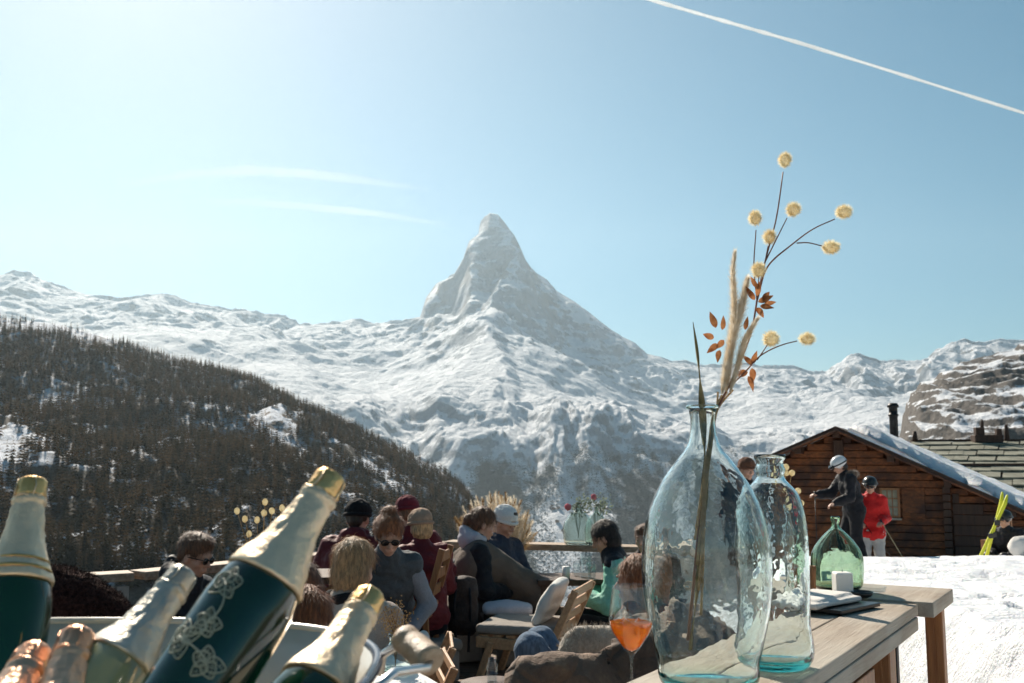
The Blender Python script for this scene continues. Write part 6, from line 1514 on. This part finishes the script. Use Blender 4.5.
# chair with a bent back behind the maroon guests
def side_chair(label, loc, rz):
    t = thing('wooden_chair', label, 'chair', loc, rz); W = .42; zs = .55
    for x in (-W / 2, W / 2):
        b = MB(); b.beam((x, .18, 0), (x, .18, zs), .04, .04); b.build('leg', M['orange_wood'], t, bevel=.005)
        b = MB(); b.beam((x, -.20, 0), (x, -.17, zs), .045, .045, up=(1, 0, 0)); b.beam((x, -.17, zs - .02), (x, -.30, zs + .42), .05, .04, up=(1, 0, 0)); b.build('leg', M['orange_wood'], t, bevel=.005)
    b = MB(); b.box((0, 0, zs + .015), (W + .04, .42, .035)); b.build('seat', M['orange_wood'], t, bevel=.01)
    b = MB(); b.box((0, 0, zs - .05), (W - .02, .34, .06)); b.build('apron', M['orange_wood'], t, bevel=.004)
    for k in range(3): b = MB(); u = .12 + k * .12; b.beam((-W / 2, -.175 - u * .31, zs + u), (W / 2, -.175 - u * .31, zs + u), .02, .07); b.build('back_rail', M['orange_wood'], t, bevel=.006)
    return t
c = at(434, 600, 7.1); side_chair('orange brown wooden chair behind the maroon jackets', (c.x - .16, 7.0, 0), R(84)).scale = (.85, .85, .95)
# high dark table of the maroon guests
c = at(352, 585, 6.9); t = thing('high_table', 'orange wooden table with a dark top before the black beanie', 'table', (c.x - .15, 6.9, 0), .1)
b = MB(); b.box((0, 0, .735), (1.1, .55, .045)); b.build('tabletop', M['dark_wood'], t, bevel=.006)
for x in (-.48, .48):
    for y in (-.2, .2): b = MB(); b.box((x, y, .355), (.11, .11, .71)); b.build('leg', M['orange_wood'], t, bevel=.006)
b = MB(); b.box((0, -.2, .62), (.84, .03, .13)); b.build('apron', M['orange_wood'], t, bevel=.004)
# lanterns / slim glasses on it
c2 = Vector((c.x + .02, 6.85, .7585)); t = thing('tall_glass', 'tall empty glass on the orange wooden table', 'glass', c2); MB().lathe([(.03, 0), (.034, .17), (.031, .17), (.028, .006), (0, .006)], 24).build('glass_body', M['clear_glass'], t)
# dried bouquet at the left, standing on a small round table
def small_table(label, p, r_, z, m='dark_wood'):
    t = thing('round_table', label, 'table', (p.x, p.y, 0)); MB().lathe([(0, z - .03), (r_, z - .03), (r_, z), (0, z)], 40).build('tabletop', M[m], t); MB().tube([(0, 0, .02), (0, 0, z - .03)], .03, 12).build('column', M['black_metal'], t); MB().lathe([(r_ * .6, 0), (r_ * .6, .015), (.03, .04), (0, .04)], 32).build('foot', M['black_metal'], t)
p = at(262, 560, 5.1); small_table('small round table carrying the left dried bouquet', p, .32, .72)
vz = thing('stone_vase', 'grey vase of the left dried bouquet', 'vase', (p.x, p.y, .7205)); MB().lathe([(.0, 0), (.05, 0), (.08, .06), (.085, .12), (.05, .18), (.045, .2), (.035, .2), (.04, .18), (.07, .12), (0, .03)], 32).build('vase_body', M['canvas'], vz)
t = thing('dried_bouquet', 'dried bunny tails and grass plumes left of the leaning bottle', 'dried flowers', (p.x, p.y, .76)); rr = random.Random(5); L0 = t.location
for (px, py) in [(237, 511), (245, 519), (249, 534), (265, 502), (264, 513), (272, 511), (257, 520), (290, 520), (282, 508), (276, 524)]:
    e = at(px, py, 5.1 + rr.uniform(-.06, .06)) - L0; MB().tube(spl3([(0, 0, 0), (0, 0, .12), e * .7 + Vector((0, 0, .03)), e], 14), .0014, 5).build('stem', M['straw'], t)
    b = MB(); b.ball(e, (.015, .015, .017), 10, 8, rough=.10, rng=rr); b.build('bunny_tail', M['bunny'], t, weld=False)
def plume_at(t, p0, p1, wv, n_, m, bend=.1, rr=rr):
    p0 = Vector(p0); p1 = Vector(p1); d = p1 - p0; sd_ = d.cross(Vector((0, 1, 0))).normalized(); q_ = spl3([p0, p0 + d * .5 + sd_ * bend * d.length, p1], 16); b = MB(); b.tube(q_, .0018, 5)
    for k_ in range(n_):
        f_ = rr.uniform(.35, 1); i = min(14, int(f_ * 15)); c_ = q_[i].lerp(q_[i + 1], f_ * 15 - i); ax_ = (q_[i + 1] - q_[i]).normalized(); w_ = wv * math.sin(PI * (.1 + .85 * (f_ - .35) / .65)) ** .7
        o_ = Vector((rr.uniform(-1, 1), rr.uniform(-1, 1), rr.uniform(-1, 1))); o_ = (o_ - ax_ * o_.dot(ax_)).normalized(); s2 = ax_.cross(o_) * .0022
        b.add([c_ - s2, c_ + s2, c_ + o_ * w_ + ax_ * w_ * rr.uniform(.5, 1.4)], [(0, 1, 2)])
    b.build('plume', M[m], t, weld=False)
for (px, py) in [(276, 518), (283, 524), (272, 528), (288, 532), (268, 534), (279, 536)]: plume_at(t, (0, 0, .05), at(px, py, 5.1) - L0, .022, 260, 'pampas')
# pampas behind the couple, in a floor pot
p = at(497, 560, 8.7); z0_ = .0; pot = thing('clay_pot', 'large pot of pampas grass behind the couple', 'pot', (p.x, 8.75, .004)); MB().lathe([(0, 0), (.14, 0), (.2, .25), (.18, .5), (.15, .56), (.13, .56), (.15, .48), (.16, .3), (0, .1)], 36).build('pot_body', M['canvas'], pot)
t = thing('pampas_bunch', 'big bunch of golden pampas grass behind the couple', 'dried flowers', (p.x, 8.75, .45)); L0 = t.location; rr = random.Random(12)
for k in range(58):
    a_ = rr.uniform(-1.35, 1.55) if k % 3 else rr.uniform(-.7, .7); L_ = rr.uniform(.78, 1.0); px = 494 + 45 * math.sin(a_) * L_ + 2; py = 534 - 44 * math.cos(a_) * L_ + 4 * max(0, a_)
    e = at(px, py, 8.75 + rr.uniform(-.18, .18)) - L0; plume_at(t, (rr.uniform(-.05, .05), rr.uniform(-.05, .05), .0), e, .055, 300, rr.choice(['pampas', 'pampas', 'straw', 'straw_brown']), rr.uniform(-.08, .08), rr)
# two demijohns with flowers on the rail shelf
rr = random.Random(6)
def rail_vase(label, px, w_, htop, Y, flabel, heads):
    b0 = at(px, 553, Y); z = .745 + .0275 + .001; k = Y / 1000; H = htop * k
    t, o = hollow('mint_demijohn', label, 'demijohn', Vector((b0.x, Y, z)), spl([(.3 * w_ * k, 0), (.42 * w_ * k, .004), (.50 * w_ * k, H * .22), (.49 * w_ * k, H * .45), (.30 * w_ * k, H * .72), (.10 * w_ * k, H * .86), (.085 * w_ * k, H * .95), (.11 * w_ * k, H)], 36), .006, M['rail_glass'], 40, .004, .012, 'mint green demijohns on the railing')
    f = thing('fresh_posy', flabel, 'flowers', (b0.x, Y, z + H * .3)); L0 = f.location
    for (fx, fy, kind) in heads:
        e = at(fx, fy, Y + rr.uniform(-.05, .05)) - L0; MB().tube(spl3([(0, 0, -.05), (0, 0, H * .68), e], 12), .0022, 5).build('stem', M['leaf_green'], f)
        b = MB(); c0_ = e
        if kind == 'f':
            for q_ in range(3): b.ball(e + Vector((rr.uniform(-.008, .008), 0, rr.uniform(-.008, .008))), .026, 12, 8, rough=.14, rng=rr)
            b.build('pink_flower', M['pink_petal'], f, weld=False)
        else:
            for q_ in range(46):
                c_ = e * rr.uniform(.72, 1) + Vector((0, 0, H * .68 * 0)) + Vector((rr.gauss(0, .03), rr.gauss(0, .03), rr.gauss(0, .03))); d1 = Vector((rr.uniform(-1, 1), rr.uniform(-1, 1), rr.uniform(-.3, 1))).normalized() * .03; d2 = d1.cross(Vector((rr.random(), rr.random(), rr.random()))).normalized() * .008
                b.add([c_, c_ + d1 * .5 + d2, c_ + d1, c_ + d1 * .5 - d2], [(0, 1, 2, 3)])
            b.build('sprig', M['leaf_green'], f, weld=False)
rail_vase('wider mint green demijohn with a pink flower on the railing', 578.5, 30, 40, 9.02, 'posy with a pink flower in the wider demijohn', [(568, 507, 'f'), (580, 500, 's'), (585, 503, 's'), (576, 508, 's'), (590, 498, 's')])
rail_vase('narrower mint green demijohn behind the dark haired woman', 597, 24, 38, 8.98, 'posy with a small pink flower in the narrower demijohn', [(594, 497, 'f'), (602, 499, 's'), (598, 505, 's'), (606, 503, 's')])
# low table and glasses beside the mint jacket
p = at(573, 588, 8.1); t = thing('low_table', 'low dark table with glasses in front of the mint fleece', 'table', (p.x, 8.1, 0), .1); zt = .60
b = MB(); b.box((0, 0, zt - .02), (.62, .5, .04)); b.build('tabletop', M['dark_wood'], t, bevel=.005)
for x in (-.26, .26):
    for y in (-.2, .2): b = MB(); b.box((x, y, (zt - .04) / 2), (.05, .05, zt - .04)); b.build('leg', M['dark_wood'], t)
for i, (px, r_, h_, m, lab, Yg_) in enumerate([(586, .05, .19, 'water_glass', 'white water carafe on the low table', 8.0), (592, .034, .13, 'water_glass', 'short water glass next to the carafe', 7.93), (577, .032, .12, 'clear_glass', 'empty tumbler left on the low table', 8.1), (566, .03, .09, 'wax', 'small white candle on the low table', 7.95)]):
    q_ = at(px, 580, Yg_); t = thing('drinking_glass' if i < 3 else 'candle', lab, 'glass' if i < 3 else 'candle', (q_.x, Yg_, zt + .001))
    if i < 3: MB().lathe([(r_ * .8, 0), (r_, h_ * .7), (r_ * .9, h_), (r_ * .9 - .003, h_), (r_ - .003, h_ * .7), (r_ * .78, .008), (0, .008)], 24).build('glass_body', M[m], t)
    else: MB().lathe([(r_, 0), (r_, h_), (0, h_)], 24).build('wax', M['wax'], t)
# sheepskin covered chair back by the boulder
c = at(590, 640, 4.6); t = thing('lounge_chair', 'low chair draped with a grey sheepskin behind the boulder', 'chair', (c.x + .02, 4.62, 0), R(10)); t.scale = (.72, .72, 1.0)
s = SDF(.05); s.cap((-.20, -.18, .30), (-.20, -.22, .66), .07, .085); s.cap((.20, -.18, .30), (.20, -.22, .66), .07, .085); s.cap((-.15, -.22, .70), (.15, -.22, .70), .095); s.cap((-.17, -.2, .4), (.17, -.2, .4), .09); s.rbox((0, .1, .30), (.27, .30, .06), None, .05)
sdf_obj('sheepskin', s, M['sheepskin'], t, .012, 0, [(.006, 10), (.004, 40)], 1, strands=(9000, .022, .0022, 'fuzz'))
for x in (-.26, .26):
    for y in (-.25, .33): b = MB(); b.beam((x, y, 0), (x * .96, y * .9, .28), .05, .05); b.build('leg', M['teak'], t, bevel=.005)
# backpack against the block seat
c = at(463, 575, 7.4); t = thing('backpack', 'dark brown backpack leaning against the blanket', 'backpack', (c.x, 7.45, .30)); t.scale = (.82,) * 3; s = SDF(.04)
s.rbox((0, 0, .17), (.13, .10, .22), None, .07); s.ell((0, -.09, .12), (.10, .06, .12)); s.ell((0, 0, .40), (.12, .09, .06)); sdf_obj('bag', s, M['pack'], t, .012, 0, [(.012, 12), (.006, 30)], 1)
for x in (-.06, .06): MB().tube(spl3([(x, -.09, .36), (x * 1.2, -.16, .20), (x, -.09, .0), (x * .9, -.13, -.18)], 14), .012, 8).build('strap', M['black_jacket'], t)
# small teal vase with dried sprigs on a pale table, near left
c = at(400, 672, 3.9); zt = c.z; t = thing('pale_table', 'pale low table carrying the small teal vase', 'table', (c.x - .28, 3.95, 0), R(-66)); 
b = MB(); b.box((0, 0, zt - .02), (.8, .62, .035)); b.build('tabletop', M['table_white'], t, bevel=.006)
for x in (-.34, .34):
    for y in (-.25, .25): b = MB(); b.box((x, y, (zt - .04) / 2), (.05, .05, zt - .045)); b.build('leg', M['teak'], t)
v, o = hollow('teal_vase', 'small squat teal glass vase with dried sprigs', 'vase', Vector((c.x - .02, 3.92, zt - .0015)), spl([(.04, 0), (.062, .006), (.066, .05), (.05, .085), (.028, .10), (.026, .125), (.034, .135)], 30), .005, M['tumbler_glass'], 40, .01, .012)
t = thing('dried_sprigs', 'fine dried sprigs in the small teal vase', 'dried flowers', (c.x - .02, 3.92, zt + .01)); L0 = t.location; rr = random.Random(3)
for k in range(9):
    e = at(392 + rr.uniform(-14, 26), 606 + rr.uniform(-12, 16), 3.92 + rr.uniform(-.05, .05)) - L0; MB().tube(spl3([(0, 0, .0), (rr.uniform(-.01, .01), 0, .12), e], 10), .0011, 5).build('stem', M['straw_brown'], t)
    b = MB()
    for q_ in range(36): c_ = e * rr.uniform(.6, 1) + Vector((rr.gauss(0, .016), rr.gauss(0, .016), rr.gauss(0, .016))); b.ball(c_, .0028, 5, 4)
    b.build('seed_head', M['straw'], t, weld=False)
v, o = hollow('salt_shaker', 'small clear jar at the foot of the boulder', 'jar', at(492, 682, 3.6), [(.018, 0), (.02, .06), (.014, .07), (.014, .08)], .002, M['clear_glass'], 20, 0, .004)
st = v.location; t = thing('side_table', 'small dark table left of the boulder', 'table', (st.x, st.y, 0)); z_ = st.z - .001
MB().lathe([(0, z_ - .025), (.11, z_ - .025), (.11, z_), (0, z_)], 32).build('tabletop', M['dark_wood'], t); MB().tube([(0, 0, 0), (0, 0, z_ - .025)], .025, 10).build('column', M['black_metal'], t)
# skis and timber things at the right edge
def ski(label, a, b_):
    a = Vector(a); b_ = Vector(b_); t = thing('ski', label, 'ski', b_, 0, 'yellow skis leaning by the hut'); d = a - b_; L_ = d.length; d.normalize(); q_ = [d * (L_ * f_) + Vector((0, .05 * max(0, f_ - .88) / .12, 0)) for f_ in np.linspace(0, 1, 20)]; bb = MB(); vv = []
    n_ = Vector((0, -1, 0)); s_ = d.cross(n_).normalized(); n_ = s_.cross(d)
    for i, p in enumerate(q_):
        w_ = np.interp(i / 19, [0, .06, .5, .92, 1], [.018, .024, .019, .027, .010]); vv += [p + s_ * w_ + n_ * .009, p - s_ * w_ + n_ * .009, p - s_ * w_ - n_ * .009, p + s_ * w_ - n_ * .009]
    bb.add(vv, [(i * 4 + k, i * 4 + (k + 1) % 4, i * 4 + 4 + (k + 1) % 4, i * 4 + 4 + k) for i in range(19) for k in range(4)] + [(3, 2, 1, 0), (76, 77, 78, 79)]); bb.build('board', M['ski_yellow'], t)
    c_ = d * (L_ * .42) + n_ * .03; bb = MB(); bb.box(c_, (.07, .06, .07)); bb.box(c_ + d * .22, (.07, .05, .08)); bb.build('binding', M['black_plastic'], t, bevel=.01)
a0, b0 = at(1009, 495, 15.0), at(976, 566, 14.9); ski('left yellow ski leaning beside the seated skier', a0, b0)
ski('right yellow ski crossing the other one', at(1004, 492, 15.2), at(984, 566, 15.1))
c = at(993, 562, 15.3); t = thing('wooden_chair', 'pale wooden chair by the yellow skis', 'chair', (c.x + .35, 15.9, zr - .2), .5); t.scale = (.7, .7, .8)
for x in (-.2, .2):
    b = MB(); b.beam((x, -.2, 0), (x, -.24, .95), .05, .05, up=(1, 0, 0)); b.build('leg', M['orange_wood'], t); b = MB(); b.beam((x, .2, 0), (x, .2, .5), .05, .05); b.build('leg', M['orange_wood'], t)
b = MB(); b.box((0, 0, .52), (.46, .46, .03)); b.build('seat', M['orange_wood'], t); b = MB(); b.box((0, -.235, .78), (.42, .025, .30)); b.build('backrest', M['orange_wood'], t, bevel=.01)
c = at(1018, 560, 14.6); t = thing('equipment_bag', 'pale bag lying on the snow at the right edge', 'bag', (c.x + .25, 14.6, fz(c.x, 14.6) + .02)); s = SDF(.05); s.cap((-.22, 0, .14), (.25, 0, .18), .15, .18); sdf_obj('bag', s, M['linen'], t, .02, 0, [(.02, 7), (.008, 20)], 1)
